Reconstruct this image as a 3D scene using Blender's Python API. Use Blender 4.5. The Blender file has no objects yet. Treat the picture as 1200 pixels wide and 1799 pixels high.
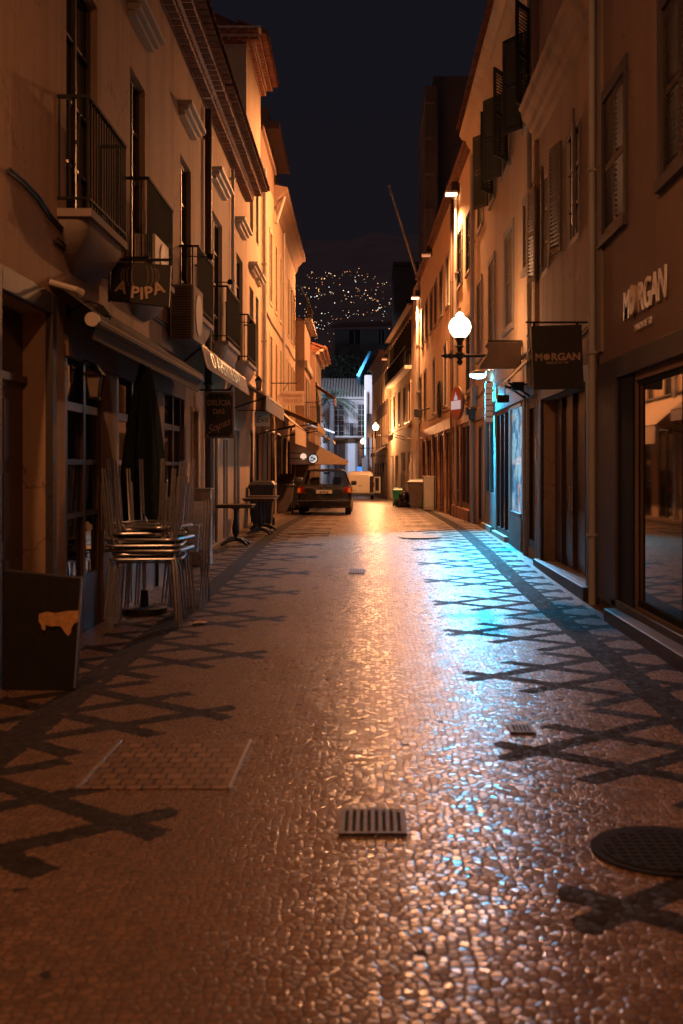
import bpy, bmesh, math, random
from mathutils import Vector, Matrix
R = math.radians
S = bpy.context.scene
COL = S.collection
random.seed(7)

# ------------------------------------------------------------------ camera
cam_d = bpy.data.cameras.new('camera'); cam = bpy.data.objects.new('camera', cam_d); COL.objects.link(cam)
S.camera = cam
cam.location = (0, 0, 1.6); cam.rotation_euler = (R(90), 0, 0)
FPX = 1950.0; VX, VY = 655.0, 820.0
cam_d.sensor_fit = 'VERTICAL'; cam_d.sensor_height = 36; cam_d.sensor_width = 24
cam_d.lens = FPX / 1799 * 36
cam_d.shift_x = -(VX - 600) / 1799; cam_d.shift_y = -(899.5 - VY) / 1799
cam_d.clip_start = .05; cam_d.clip_end = 6000
cam_d.dof.use_dof = True; cam_d.dof.focus_distance = 30; cam_d.dof.aperture_fstop = 2.8

# ------------------------------------------------------------------ world, exposure
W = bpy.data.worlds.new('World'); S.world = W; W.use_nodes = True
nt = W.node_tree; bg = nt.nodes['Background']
tc = nt.nodes.new('ShaderNodeTexCoord'); sp = nt.nodes.new('ShaderNodeSeparateXYZ')
cr = nt.nodes.new('ShaderNodeValToRGB')
nt.links.new(tc.outputs['Generated'], sp.inputs[0]); nt.links.new(sp.outputs['Z'], cr.inputs[0])
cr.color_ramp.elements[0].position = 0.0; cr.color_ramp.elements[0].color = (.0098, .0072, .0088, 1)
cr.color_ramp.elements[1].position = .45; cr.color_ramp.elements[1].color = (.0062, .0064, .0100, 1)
e3 = cr.color_ramp.elements.new(.80); e3.color = (.075, .047, .049, 1)   # added warm glow overhead, above the view, to lift the ambient light
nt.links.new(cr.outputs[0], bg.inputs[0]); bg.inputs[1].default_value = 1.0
vs = S.view_settings; vs.view_transform = 'Standard'; vs.look = 'None'; vs.exposure = 0.0; vs.gamma = 1.0
S.cycles.use_denoising = True
S.cycles.sample_clamp_indirect = 4.0
S.cycles.max_bounces = 8
S.cycles.diffuse_bounces = 3
SODIUM = (1.0, .385, .14)

# ------------------------------------------------------------------ tags, helpers
def root_loc(o):
    v = Vector((0, 0, 0))
    while o is not None:
        v += o.location; o = o.parent
    return v
def tag(o, label, cat, group=None, kind=None):
    o['label'] = label; o['category'] = cat
    if group: o['group'] = group
    if kind: o['kind'] = kind
    return o
def thing(name, loc, label, cat, group=None):
    o = bpy.data.objects.new(name, None); COL.objects.link(o); o.location = loc; o.empty_display_size = .2
    return tag(o, label, cat, group)
def copy_tree(o, parent=None):
    c = o.copy(); COL.objects.link(c); c.parent = parent
    for ch in list(o.children): copy_tree(ch, c)
    return c

class MB:
    def __init__(s, T=None): s.v = []; s.f = []; s.T = T or (lambda p: p)
    def P(s, p):
        s.v.append(tuple(s.T(p))); return len(s.v) - 1
    def face(s, pts): s.f.append([s.P(p) for p in pts])
    def box(s, x0, x1, y0, y1, z0, z1):
        i = [s.P((x, y, z)) for x in (x0, x1) for y in (y0, y1) for z in (z0, z1)]
        for a in ((0, 1, 3, 2), (4, 6, 7, 5), (0, 4, 5, 1), (2, 3, 7, 6), (0, 2, 6, 4), (1, 5, 7, 3)):
            s.f.append([i[k] for k in a])
    def hexa(s, bot, top):
        n = len(bot); a = [s.P(p) for p in bot]; b = [s.P(p) for p in top]
        s.f.append(a[::-1]); s.f.append(b)
        for k in range(n): s.f.append([a[k], a[(k+1) % n], b[(k+1) % n], b[k]])
    def prism(s, pts, vec):
        s.hexa(pts, [tuple(p[k] + vec[k] for k in range(3)) for p in pts])
    def beam(s, p, q, w, h=None, up=(0, 0, 1)):
        h = h or w; p = Vector(p); q = Vector(q); d = (q - p).normalized(); u = Vector(up)
        if abs(d.dot(u)) > .95: u = Vector((0, 1, 0))
        a = d.cross(u).normalized() * w / 2; b = d.cross(a).normalized() * h / 2
        s.hexa([p + a + b, p - a + b, p - a - b, p + a - b], [q + a + b, q - a + b, q - a - b, q + a - b])
    def tube(s, pts, r, n=8):
        pts = [Vector(p) for p in pts]; rings = []
        rr = r if isinstance(r, (list, tuple)) else [r] * len(pts)
        for k, p in enumerate(pts):
            d = (pts[min(k+1, len(pts)-1)] - pts[max(k-1, 0)]).normalized()
            u = Vector((0, 0, 1)) if abs(d.z) < .9 else Vector((1, 0, 0))
            a = d.cross(u).normalized(); b = d.cross(a).normalized()
            rings.append([s.P(p + (a * math.cos(t) + b * math.sin(t)) * rr[k]) for t in [2*math.pi*j/n for j in range(n)]])
        for k in range(len(rings) - 1):
            for j in range(n): s.f.append([rings[k][j], rings[k][(j+1) % n], rings[k+1][(j+1) % n], rings[k+1][j]])
        s.f.append(rings[0][::-1]); s.f.append(rings[-1])
    def lathe(s, cx, cy, prof, n=20, axis='z'):
        rings = []
        for r, z in prof:
            ring = []
            for j in range(n):
                t = 2*math.pi*j/n; a, b = r*math.cos(t), r*math.sin(t)
                ring.append(s.P((cx + a, cy + b, z) if axis == 'z' else ((z, cx + a, cy + b) if axis == 'x' else (cx + a, z, cy + b))))
            rings.append(ring)
        for k in range(len(rings) - 1):
            for j in range(n): s.f.append([rings[k][j], rings[k][(j+1) % n], rings[k+1][(j+1) % n], rings[k+1][j]])
        s.f.append(rings[0][::-1]); s.f.append(rings[-1])
    def sphere(s, c, r, n=12, sc=(1, 1, 1)):
        prof = [(max(.001, r*math.sin(math.pi*k/n)), c[2] - r*math.cos(math.pi*k/n)*sc[2]) for k in range(n+1)]
        s.lathe(c[0], c[1], prof, n*2)
    def build(s, name, mat, parent=None, smooth=False, bevel=0, seg=2, subsurf=0, weld=False):
        me = bpy.data.meshes.new(name); off = root_loc(parent) if parent else Vector((0, 0, 0))
        me.from_pydata([tuple(Vector(v) - off) for v in s.v], [], s.f)
        bm = bmesh.new(); bm.from_mesh(me)
        if weld: bmesh.ops.remove_doubles(bm, verts=bm.verts, dist=1e-4)
        bmesh.ops.recalc_face_normals(bm, faces=bm.faces); bm.to_mesh(me); bm.free()
        me.materials.append(mat)
        o = bpy.data.objects.new(name, me); COL.objects.link(o)
        if parent: o.parent = parent
        if smooth:
            for p in me.polygons: p.use_smooth = True
            m = o.modifiers.new('e', 'EDGE_SPLIT'); m.split_angle = R(40)
            if subsurf: o.modifiers.remove(m)
        if bevel:
            m = o.modifiers.new('b', 'BEVEL'); m.width = bevel; m.segments = seg; m.limit_method = 'ANGLE'; m.angle_limit = R(35)
            m.harden_normals = False
        if subsurf:
            m = o.modifiers.new('s', 'SUBSURF'); m.levels = subsurf; m.render_levels = subsurf
        return o

def text(name, body, mat, parent, loc, xdir, updir, size, extrude=.006, offset=0, shear=0, align='CENTER', sx=1.0):
    """lettering lying in the plane spanned by xdir / updir, origin at baseline"""
    cu = bpy.data.curves.new(name, 'FONT'); cu.body = body; cu.size = size; cu.extrude = extrude; cu.offset = offset
    cu.shear = shear; cu.align_x = align; cu.resolution_u = 4
    tmp = bpy.data.objects.new(name, cu); COL.objects.link(tmp)
    me = bpy.data.meshes.new_from_object(tmp); bpy.data.objects.remove(tmp)
    x = Vector(xdir).normalized(); z = Vector(updir).normalized(); n = x.cross(z)
    off = root_loc(parent)
    for v in me.vertices: v.co = Vector(loc) - off + x * v.co.x * sx + z * v.co.y + n * v.co.z
    me.materials.clear(); me.materials.append(mat)
    o = bpy.data.objects.new(name, me); COL.objects.link(o); o.parent = parent
    return o

# ------------------------------------------------------------------ materials
class N:
    def __init__(s, name):
        s.m = bpy.data.materials.new(name); s.m.use_nodes = True; s.t = s.m.node_tree
        s.b = s.t.nodes['Principled BSDF']
    def node(s, typ, **kw):
        n = s.t.nodes.new(typ)
        for k, v in kw.items(): setattr(n, k, v)
        return n
    def link(s, a, b): s.t.links.new(a, b)
    def M(s, op, a, b=None, c=None):
        n = s.node('ShaderNodeMath', operation=op)
        for i, x in enumerate((a, b, c)):
            if x is None: continue
            if isinstance(x, (int, float)): n.inputs[i].default_value = x
            else: s.link(x, n.inputs[i])
        return n.outputs[0]
    def mix(s, f, a, b):
        n = s.node('ShaderNodeMix', data_type='RGBA')
        for i, x in ((0, f), (6, a), (7, b)):
            if isinstance(x, (int, float)): n.inputs[i].default_value = x
            elif isinstance(x, tuple): n.inputs[i].default_value = (*x[:3], 1)
            else: s.link(x, n.inputs[i])
        return n.outputs[2]
    def noise(s, scale, detail=4, rough=.55, vec=None):
        n = s.node('ShaderNodeTexNoise'); n.inputs['Scale'].default_value = scale
        n.inputs['Detail'].default_value = detail; n.inputs['Roughness'].default_value = rough
        if vec is not None: s.link(vec, n.inputs['Vector'])
        return n.outputs['Fac']
    def ramp(s, f, a, b):
        n = s.node('ShaderNodeMapRange'); n.inputs[1].default_value = a; n.inputs[2].default_value = b
        s.link(f, n.inputs[0]); return n.outputs[0]
    def pos(s, scale=(1, 1, 1)):
        g = s.node('ShaderNodeNewGeometry'); m = s.node('ShaderNodeMapping'); m.inputs['Scale'].default_value = scale
        s.link(g.outputs['Position'], m.inputs[0]); return m.outputs[0]
    def bump(s, h, strength=.3, dist=.02):
        n = s.node('ShaderNodeBump'); n.inputs['Strength'].default_value = strength; n.inputs['Distance'].default_value = dist
        s.link(h, n.inputs['Height']); s.link(n.outputs[0], s.b.inputs['Normal'])

def simple(name, col, rough=.6, metal=0, emit=None, es=1, var=.0, scale=3, bump=0, coat=0, spec=.5):
    n = N(name); b = n.b
    b.inputs['Base Color'].default_value = (*col, 1); b.inputs['Roughness'].default_value = rough
    b.inputs['Metallic'].default_value = metal; b.inputs['Coat Weight'].default_value = coat
    b.inputs['Specular IOR Level'].default_value = spec
    if emit: b.inputs['Emission Color'].default_value = (*emit, 1); b.inputs['Emission Strength'].default_value = es
    if var:
        f = n.noise(scale, 5, .6, n.pos())
        n.link(n.mix(n.ramp(f, .3, .7), tuple(c*(1-var) for c in col), tuple(min(1, c*(1+var)) for c in col)), b.inputs['Base Color'])
    if bump: n.bump(n.noise(scale*12, 4, .6, n.pos()), bump, .01)
    return n.m

def plaster(name, col, stain=(.35, .30, .25), amount=.55, rough=.85):
    """painted render: broad mottling, rain streaks running down, fine grain"""
    n = N(name); b = n.b
    f1 = n.ramp(n.noise(.7, 6, .6, n.pos()), .35, .7)
    f2 = n.ramp(n.noise(1, 6, .65, n.pos((2.2, 2.2, .22))), .48, .78)
    f3 = n.ramp(n.noise(9, 5, .7, n.pos()), .35, .75)
    c = n.mix(n.M('MULTIPLY', f1, .35), col, tuple(x*.78 for x in col))
    c = n.mix(n.M('MULTIPLY', f2, amount), c, stain)
    c = n.mix(n.M('MULTIPLY', f3, .30), c, tuple(x*.6 for x in col))
    f4 = n.ramp(n.noise(1.9, 7, .75, n.pos()), .60, .66)      # flaked and patched areas
    c = n.mix(n.M('MULTIPLY', f4, .35), c, tuple(min(1, x*1.35) for x in col))
    f5 = n.ramp(n.noise(1, 3, .6, n.pos((9, 9, .35))), .66, .74)   # thin drip lines
    c = n.mix(n.M('MULTIPLY', f5, .45), c, tuple(x*.55 for x in stain))
    vz = n.node('ShaderNodeTexVoronoi', feature='DISTANCE_TO_EDGE'); vz.inputs['Scale'].default_value = .8     # hairline cracks
    wv = n.node('ShaderNodeTexNoise'); wv.inputs['Scale'].default_value = 3; wv.inputs['Detail'].default_value = 6; n.link(n.pos(), wv.inputs['Vector'])
    wa = n.node('ShaderNodeVectorMath', operation='MULTIPLY_ADD'); n.link(wv.outputs['Color'], wa.inputs[0]); wa.inputs[1].default_value = (.5, .5, .5); n.link(n.pos(), wa.inputs[2]); n.link(wa.outputs[0], vz.inputs['Vector'])
    ck = n.M('MULTIPLY', n.M('LESS_THAN', vz.outputs['Distance'], .006), n.ramp(n.noise(.6, 3, .5, n.pos()), .5, .6))
    c = n.mix(n.M('MULTIPLY', ck, .7), c, tuple(x*.4 for x in col))
    sz = n.node('ShaderNodeSeparateXYZ'); gz0 = n.node('ShaderNodeNewGeometry'); n.link(gz0.outputs['Position'], sz.inputs[0])
    gr = n.M('MULTIPLY', n.ramp(n.M('ADD', sz.outputs[2], n.M('MULTIPLY', n.noise(2.5, 5, .7, n.pos()), 1.4)), 1.9, .7), .6)   # splashed dirt at the foot
    c = n.mix(gr, c, tuple(x*.5 for x in stain))
    n.link(c, b.inputs['Base Color']); b.inputs['Roughness'].default_value = rough
    n.bump(n.M('ADD', n.noise(40, 4, .7, n.pos()), n.M('MULTIPLY', n.noise(4, 3, .5, n.pos()), 1.2)), .35, .012)
    return n.m

def wood(name, col, rough=.45):
    n = N(name); b = n.b
    f = n.noise(1, 6, .65, n.pos((14, 14, 1.1)))
    n.link(n.mix(n.ramp(f, .3, .7), tuple(x*.6 for x in col), tuple(x*1.3 for x in col)), b.inputs['Base Color'])
    b.inputs['Roughness'].default_value = rough; n.bump(f, .25, .004)
    return n.m

def marble(name, col, vein, rough=.48):
    n = N(name); b = n.b
    w = n.noise(3.2, 8, .72, n.pos((1, 1, .55)))
    n.link(n.mix(n.ramp(w, .44, .62), col, vein), b.inputs['Base Color']); b.inputs['Roughness'].default_value = rough
    return n.m

m = {}
m['ochre'] = plaster('render_ochre', (.54, .365, .235), (.20, .14, .09), .8)
m['cream'] = plaster('render_cream', (.66, .52, .36), (.38, .29, .2), .5)
m['peach'] = plaster('render_peach', (.60, .43, .28), (.34, .24, .15), .5)
m['tan'] = plaster('render_tan', (.27, .175, .125), (.15, .10, .07), .6)
m['white'] = plaster('render_white', (.74, .74, .72), (.42, .42, .40), .35)
m['grime'] = plaster('render_grime', (.34, .28, .24), (.16, .13, .11), .6)
m['dimwall'] = plaster('render_dim', (.20, .17, .15), (.1, .09, .08), .4)
m['stone'] = plaster('trim_stone', (.30, .26, .23), (.16, .14, .12), .4, .7)
m['darkstone'] = plaster('basalt_trim', (.075, .062, .06), (.07, .06, .06), .4, .55)
m['palestone'] = plaster('pale_stone', (.55, .50, .43), (.32, .28, .24), .4, .6)
m['tile'] = simple('roof_tile', (.26, .095, .05), .8, var=.4, scale=6, bump=.3)
m['tiledark'] = simple('roof_tile_old', (.13, .06, .04), .85, var=.5, scale=6, bump=.3)
m['mortar'] = simple('eave_mortar', (.78, .60, .46), .85, var=.2, scale=8)
m['iron'] = simple('wrought_iron', (.016, .015, .016), .75, 0, spec=.2)
m['ironlamp'] = simple('lamp_iron', (.05, .04, .035), .35, .7, var=.3, scale=20)
m['glass'] = simple('window_glass', (.012, .014, .018), .04, spec=.9)
m['shopglass'] = simple('plate_glass', (.03, .025, .025), .02, spec=1, coat=1)
m['glassold'] = simple('old_glass', (.02, .02, .022), .16, spec=.6)
m['greenwood'] = wood('shutter_green', (.045, .055, .045), .5)
m['shutter'] = wood('shutter_paint', (.15, .105, .075), .5)
m['shutterdark'] = wood('shutter_brown', (.055, .038, .03), .5)
m['frame'] = wood('window_frame_paint', (.55, .50, .44), .5)
m['framedark'] = wood('joinery_brown', (.085, .05, .032), .4)
m['marble'] = marble('brown_marble', (.17, .075, .045), (.40, .22, .15))
m['alu'] = simple('aluminium', (.62, .62, .64), .32, .8, var=.15, scale=30)
m['aludull'] = simple('brushed_top', (.35, .35, .36), .32, 1.0, var=.2, scale=20)
m['pvc'] = simple('grey_plastic', (.42, .40, .37), .55, var=.1)
m['binblack'] = simple('bin_plastic_dark', (.028, .027, .028), .42, var=.3, scale=9)
m['bingreen'] = simple('bin_plastic_green', (.02, .26, .12), .4, var=.2, scale=6)
m['bingrey'] = simple('bin_plastic_brown', (.13, .10, .085), .45, var=.2, scale=6)
m['canvasdark'] = simple('canvas_charcoal', (.075, .062, .058), .9, var=.25, scale=14, bump=.3)
m['canvasgreen'] = simple('canvas_green', (.02, .034, .028), .9, var=.3, scale=14, bump=.3)
m['canvascream'] = simple('canvas_cream', (.55, .42, .30), .85, var=.12, scale=10, bump=.2)
m['canvasyellow'] = simple('canvas_mustard', (.52, .33, .09), .8, var=.15, scale=8, bump=.2)
m['canvasgrey'] = simple('canvas_grey', (.30, .25, .22), .85, var=.15, scale=10, bump=.2)
m['signblack'] = simple('sign_black', (.018, .016, .017), .5, var=.3, scale=20)
m['signbrown'] = simple('sign_brown', (.07, .045, .035), .45, var=.2, scale=12)
m['signcream'] = simple('sign_cream', (.60, .50, .40), .6, var=.1)
m['signtaupe'] = simple('sign_taupe', (.22, .17, .14), .6, var=.15, scale=9)
m['lettergold'] = simple('letter_tan', (.55, .40, .27), .5)
m['letterdim'] = simple('letter_worn', (.40, .27, .20), .6)
m['letterwhite'] = simple('letter_white', (.95, .88, .78), .4)
m['letterblack'] = simple('letter_black', (.03, .025, .02), .5)
m['letterbluelit'] = simple('letter_bluelight_tint', (.55, .85, 1.0), .3, .3)  # cyan lamp light on the awning letters is put into their colour
m['rubber'] = simple('tyre_rubber', (.018, .018, .018), .75)
m['carpaint'] = simple('car_paint_dark', (.022, .022, .018), .22, .3, coat=.8)
m['carglass'] = None
m['chrome'] = simple('chrome_trim', (.6, .6, .6), .18, 1.0)
m['plastic'] = simple('black_plastic', (.02, .02, .02), .45)
m['vanpaint'] = simple('van_paint', (.50, .45, .38), .3, coat=.6)
m['redlens'] = simple('red_lens', (.17, .008, .005), .2, coat=.3)
m['amberlens'] = simple('amber_lens', (.5, .16, .02), .2, coat=.6)
m['plate'] = simple('plate_face', (.72, .66, .52), .4)
m['seat'] = simple('seat_cloth', (.06, .05, .05), .9)
m['foliage'] = simple('tree_leaves', (.035, .05, .028), .8, var=.5, scale=2)
m['bark'] = simple('palm_bark', (.07, .06, .055), .9, var=.4, scale=6, bump=.5)
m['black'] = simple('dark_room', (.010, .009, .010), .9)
m['globe'] = simple('lit_globe_glass', (1, .9, .7), .4, emit=(1, .78, .55), es=6)
m['tube'] = simple('lit_lamp_glass', (1, .7, .5), .4, emit=(1, .50, .22), es=9)
m['tubedim'] = simple('dim_lamp_glass', (.8, .5, .3), .4, emit=(1, .42, .2), es=.5)
m['ledblue'] = simple('lit_led_flood', (.7, .9, 1), .4, emit=(.12, .66, 1), es=60)
m['ledpole'] = simple('lit_led_tube', (.6, .8, 1), .4, emit=(.32, .62, 1), es=1.3)
m['darkpaint'] = simple('dark_door_paint', (.03, .024, .024), .45, var=.3, scale=5)
m['bluedoor'] = simple('shop_frame_paint', (.16, .20, .21), .4, var=.15, scale=5)
m['coveriron'] = simple('cover_iron_dull', (.012, .010, .010), .8, 0, var=.3, scale=30, spec=.2)
m['wire'] = simple('cable_black', (.02, .018, .018), .6)
m['bag'] = simple('bin_bag', (.02, .02, .022), .3, bump=.6, scale=3)
m['roofbluelit'] = simple('roof_bluelight_tint', (.02, .30, .52), .5)  # blue light falling on the roof edge is put into its base colour
m['poster'] = simple('torn_poster_paper', (.62, .34, .12), .8, var=.25, scale=30)
m['red'] = simple('sign_red', (.42, .05, .035), .4)
n = N('thin_clear_glass'); n.t.nodes.remove(n.b); out_ = [q for q in n.t.nodes if q.type == 'OUTPUT_MATERIAL'][0]
tr = n.node('ShaderNodeBsdfTransparent'); tr.inputs[0].default_value = (.97, .98, .98, 1); gl_ = n.node('ShaderNodeBsdfGlossy'); gl_.inputs['Roughness'].default_value = .03
fr = n.node('ShaderNodeLayerWeight'); mx = n.node('ShaderNodeMixShader')
n.link(n.M('ADD', n.M('MULTIPLY', n.M('POWER', fr.outputs['Facing'], 5), .6), .04), mx.inputs[0]); n.link(tr.outputs[0], mx.inputs[1]); n.link(gl_.outputs[0], mx.inputs[2]); n.link(mx.outputs[0], out_.inputs[0])
m['carglass'] = n.m

def ground_z(y):
    P = [(-60, 0), (12, 0), (16, .05), (21, .16), (25, .20), (29, .17), (35, .09), (50, -.14), (72, -.52), (96, -.85), (140, -1.1)]
    if y <= P[0][0]: return P[0][1]
    if y >= P[-1][0]: return P[-1][1]
    for (a, za), (b, zb) in zip(P, P[1:]):
        if a <= y <= b:
            t = (y - a) / (b - a); return za + (zb - za) * t
G = ground_z

# cobbled paving: small limestone setts with basalt lattice borders, worn to a shine
def paving():
    n = N('limestone_and_basalt_setts'); b = n.b
    g = n.node('ShaderNodeNewGeometry'); gp = g.outputs['Position']
    # gentle warp so that the rows of setts wander
    wn = n.node('ShaderNodeTexNoise'); wn.inputs['Scale'].default_value = 1.3; n.link(gp, wn.inputs['Vector'])
    va = n.node('ShaderNodeVectorMath', operation='MULTIPLY_ADD'); n.link(wn.outputs['Color'], va.inputs[0])
    va.inputs[1].default_value = (.03, .03, 0); n.link(gp, va.inputs[2])
    mp = n.node('ShaderNodeMapping'); mp.inputs['Scale'].default_value = (1, 1, 0); n.link(va.outputs[0], mp.inputs[0])
    def vor(feature, SC=26.0):
        v = n.node('ShaderNodeTexVoronoi', feature=feature, voronoi_dimensions='2D'); v.inputs['Scale'].default_value = SC
        v.inputs['Randomness'].default_value = .80; n.link(mp.outputs[0], v.inputs['Vector']); return v
    v1 = vor('F1'); ve = vor('DISTANCE_TO_EDGE')
    sp = n.node('ShaderNodeSeparateXYZ'); n.link(v1.outputs['Position'], sp.inputs[0])
    se = n.node('ShaderNodeSeparateXYZ'); n.link(gp, se.inputs[0])
    px = n.M('ADD', n.M('MULTIPLY', sp.outputs[0], .35), n.M('MULTIPLY', se.outputs[0], .65))
    py = n.M('ADD', n.M('MULTIPLY', sp.outputs[1], .35), n.M('MULTIPLY', se.outputs[1], .65))
    cc = n.node('ShaderNodeSeparateColor'); n.link(v1.outputs['Color'], cc.inputs[0])
    r1, r2, r3 = cc.outputs
    M = n.M
    def side(ax, phase, per, tip, band, lim):
        dz = M('SUBTRACT', py, phase)
        wr = M('SUBTRACT', M('FLOORED_MODULO', M('ADD', dz, per/2), per), per/2)
        sp3 = per / 3; hw = .074
        o = M('MULTIPLY', M('SUBTRACT', ax, tip + .225), .815)
        def fam(sign):
            t = M('ADD' if sign > 0 else 'SUBTRACT', dz, o)
            q = M('SUBTRACT', M('FLOORED_MODULO', M('ADD', t, sp3/2), sp3), sp3/2)
            return M('LESS_THAN', M('ABSOLUTE', q), hw * 1.29)
        lines = M('MAXIMUM', fam(1), fam(-1))
        edge = M('ADD', M('MULTIPLY', M('MAXIMUM', M('SUBTRACT', M('ABSOLUTE', wr), .17), 0), .85), tip)
        inside = M('MULTIPLY', M('GREATER_THAN', ax, edge), M('LESS_THAN', ax, lim))
        bandm = M('LESS_THAN', M('ABSOLUTE', M('SUBTRACT', ax, band)), .125)
        return M('MAXIMUM', M('MULTIPLY', lines, inside), bandm)
    right = side(px, 4.02, 2.235, .70, 1.98, 2.42)
    left = side(M('MULTIPLY', px, -1), 4.99, 2.235, .90, 2.08, 2.56)
    pat = M('MAXIMUM', right, left)
    # stray stones of the other kind here and there
    stray = M('GREATER_THAN', r3, .9985)
    pat = M('ABSOLUTE', M('SUBTRACT', pat, stray))
    # tint of the single setts
    lime = n.mix(r1, (.125, .072, .047), (.235, .142, .094))
    lime = n.mix(n.M('MULTIPLY', n.ramp(n.noise(.55, 5, .6, gp), .42, .7), .35), lime, (.09, .06, .045))
    bas = n.mix(r1, (.012, .011, .012), (.03, .027, .027))
    col = n.mix(pat, lime, bas)
    joint = n.ramp(ve.outputs['Distance'], .02, .12)
    col = n.mix(joint, (.045, .034, .028), col)
    n.link(col, b.inputs['Base Color'])
    wear = n.ramp(n.noise(.9, 4, .6, gp), .3, .75)
    ro = M('ADD', M('MULTIPLY', r2, .20), M('MULTIPLY', wear, .09))
    ro = M('ADD', ro, M('ADD', .155, M('MULTIPLY', n.ramp(M('ABSOLUTE', M('SUBTRACT', se.outputs[0], .25)), .5, 2.0), .13)))
    ro = M('ADD', ro, M('MULTIPLY', M('SUBTRACT', 1, joint), .35))
    ro = M('ADD', ro, M('MULTIPLY', pat, .38)); n.link(M('MULTIPLY', M('ADD', .12, M('MULTIPLY', joint, .88)), M('SUBTRACT', .60, M('MULTIPLY', pat, .45))), b.inputs['Specular IOR Level'])
    n.link(ro, b.inputs['Roughness']); 
    # each sett domed and tipped its own way
    loc = n.node('ShaderNodeVectorMath', operation='SUBTRACT'); n.link(mp.outputs[0], loc.inputs[0]); n.link(v1.outputs['Position'], loc.inputs[1])
    ls = n.node('ShaderNodeSeparateXYZ'); n.link(loc.outputs[0], ls.inputs[0])
    tilt = M('ADD', M('MULTIPLY', ls.outputs[0], M('MULTIPLY', M('SUBTRACT', r1, .5), .13)), M('MULTIPLY', ls.outputs[1], M('MULTIPLY', M('SUBTRACT', r2, .5), .19)))
    dome = M('MULTIPLY', n.M('POWER', n.ramp(ve.outputs['Distance'], 0, .22), .5), .0018)
    rough = M('MULTIPLY', n.noise(45, 3, .6, gp), .0009)
    h = M('ADD', M('ADD', tilt, dome), M('ADD', rough, M('MULTIPLY', n.noise(2.2, 3, .5, gp), .011)))
    n.bump(h, 1.0, 1.0)
    return n.m
m['paving'] = paving()

# ------------------------------------------------------------------ ground, street
gm = MB()
ys = [-60, -20, 0, 6, 12, 14, 16, 18.5, 21, 23, 25, 27, 29, 32, 35, 40, 50, 60, 72, 84, 96, 118, 140, 400]
for a, b_ in zip(ys, ys[1:]):
    for x0, x1 in ((-900, -3), (-3, 3), (3, 900)):
        gm.face([(x0, a, G(a) - .006), (x1, a, G(a) - .006), (x1, b_, G(b_) - .006), (x0, b_, G(b_) - .006)])
m['earth'] = simple('dark_ground', (.10, .09, .08), .9, var=.3)
o = gm.build('ground', m['earth'], weld=True); o['kind'] = 'structure'
gm = MB()
ys = [-30 + i for i in range(0, 128)]
for a, b_ in zip(ys, ys[1:]):
    for x0, x1 in ((-4.6, -1.5), (-1.5, 0), (0, 1.5), (1.5, 2.9)):
        gm.face([(x0, a, G(a)), (x1, a, G(a)), (x1, b_, G(b_)), (x0, b_, G(b_))])
o = gm.build('street_paving', m['paving'], weld=True, smooth=True); o['kind'] = 'structure'
o.modifiers.clear()

# ------------------------------------------------------------------ facades
class F:
    """a facade line: x = X0 + k*s at depth s; v = metres out towards the street"""
    def __init__(s, X0, k, side):
        s.X0, s.k, s.side = X0, k, side; L = math.hypot(1, k); s.n = (side / L, -side * k / L)
    def T(s, p):
        S_, v, w = p
        return Vector((s.X0 + s.k * S_ + v * s.n[0], S_ + v * s.n[1], w))
    def sx(s, x, v=0): return (s.X0 + v * s.side) / ((x - VX) / FPX - s.k)
    def h(s, y, S_): return 1.6 + (VY - y) * S_ / FPX
    def mb(s): return MB(s.T)
    def along(s):   # reading direction of words on this wall
        d = Vector((s.k, 1, 0)).normalized(); return -d if s.side < 0 else d

FR = F(2.60, 0, -1)             # right side up to 28 m
FR3 = F(3.186, -.022, -1)
FR4 = F(4.84, -.055, -1)
FL = F(-2.65, -.0125, 1)
FL5 = F(-2.27, -.0125, 1)

def building(name, fac, s0, s1, top, mat, openings, label, cat='building', depth=7, rd=.22, bottom=-1.4, roof='tile', group=None, over=0):
    base = fac.T((s0, 0, G(s0)))
    r = thing(name, base, label, cat, group)
    b = fac.mb()
    ss = sorted({s0, s1, *[q for o_ in openings for q in o_[:2]]}); ww = sorted({bottom, top, *[q for o_ in openings for q in o_[2:4]]})
    for a, c in zip(ss, ss[1:]):
        for d, e in zip(ww, ww[1:]):
            ms, mw = (a+c)/2, (d+e)/2
            if any(o_[0] < ms < o_[1] and o_[2] < mw < o_[3] for o_ in openings): continue
            b.face([(a, 0, d), (c, 0, d), (c, 0, e), (a, 0, e)])
    for o_ in openings:
        a, c, d, e = o_[:4]; q = -(o_[4] if len(o_) > 4 else rd)
        b.face([(a, 0, d), (a, 0, e), (a, q, e), (a, q, d)]); b.face([(c, 0, d), (c, q, d), (c, q, e), (c, 0, e)])
        b.face([(a, 0, e), (c, 0, e), (c, q, e), (a, q, e)]); b.face([(a, 0, d), (a, q, d), (c, q, d), (c, 0, d)])
        if len(o_) <= 5: b.face([(a, q, d), (c, q, d), (c, q, e), (a, q, e)])
    for s_ in (s0, s1): b.face([(s_, 0, bottom), (s_, 0, top), (s_, -depth, top), (s_, -depth, bottom)])
    b.face([(s0, -depth, bottom), (s1, -depth, bottom), (s1, -depth, top), (s0, -depth, top)])
    b.face([(s0, 0, top), (s1, 0, top), (s1, -depth, top), (s0, -depth, top)])
    b.build('wall', mat, r, weld=True)
    if roof == 'tile':
        q = fac.mb(); hp = depth * .5 * .42
        q.prism([(s0+.01, -.02, top + .02), (s0+.01, -depth, top + .02), (s0+.01, -depth/2, top + hp)], (s1 - s0 - .02, 0, 0))
        q.build('roof', m['tiledark'], r)
    return r

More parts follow.
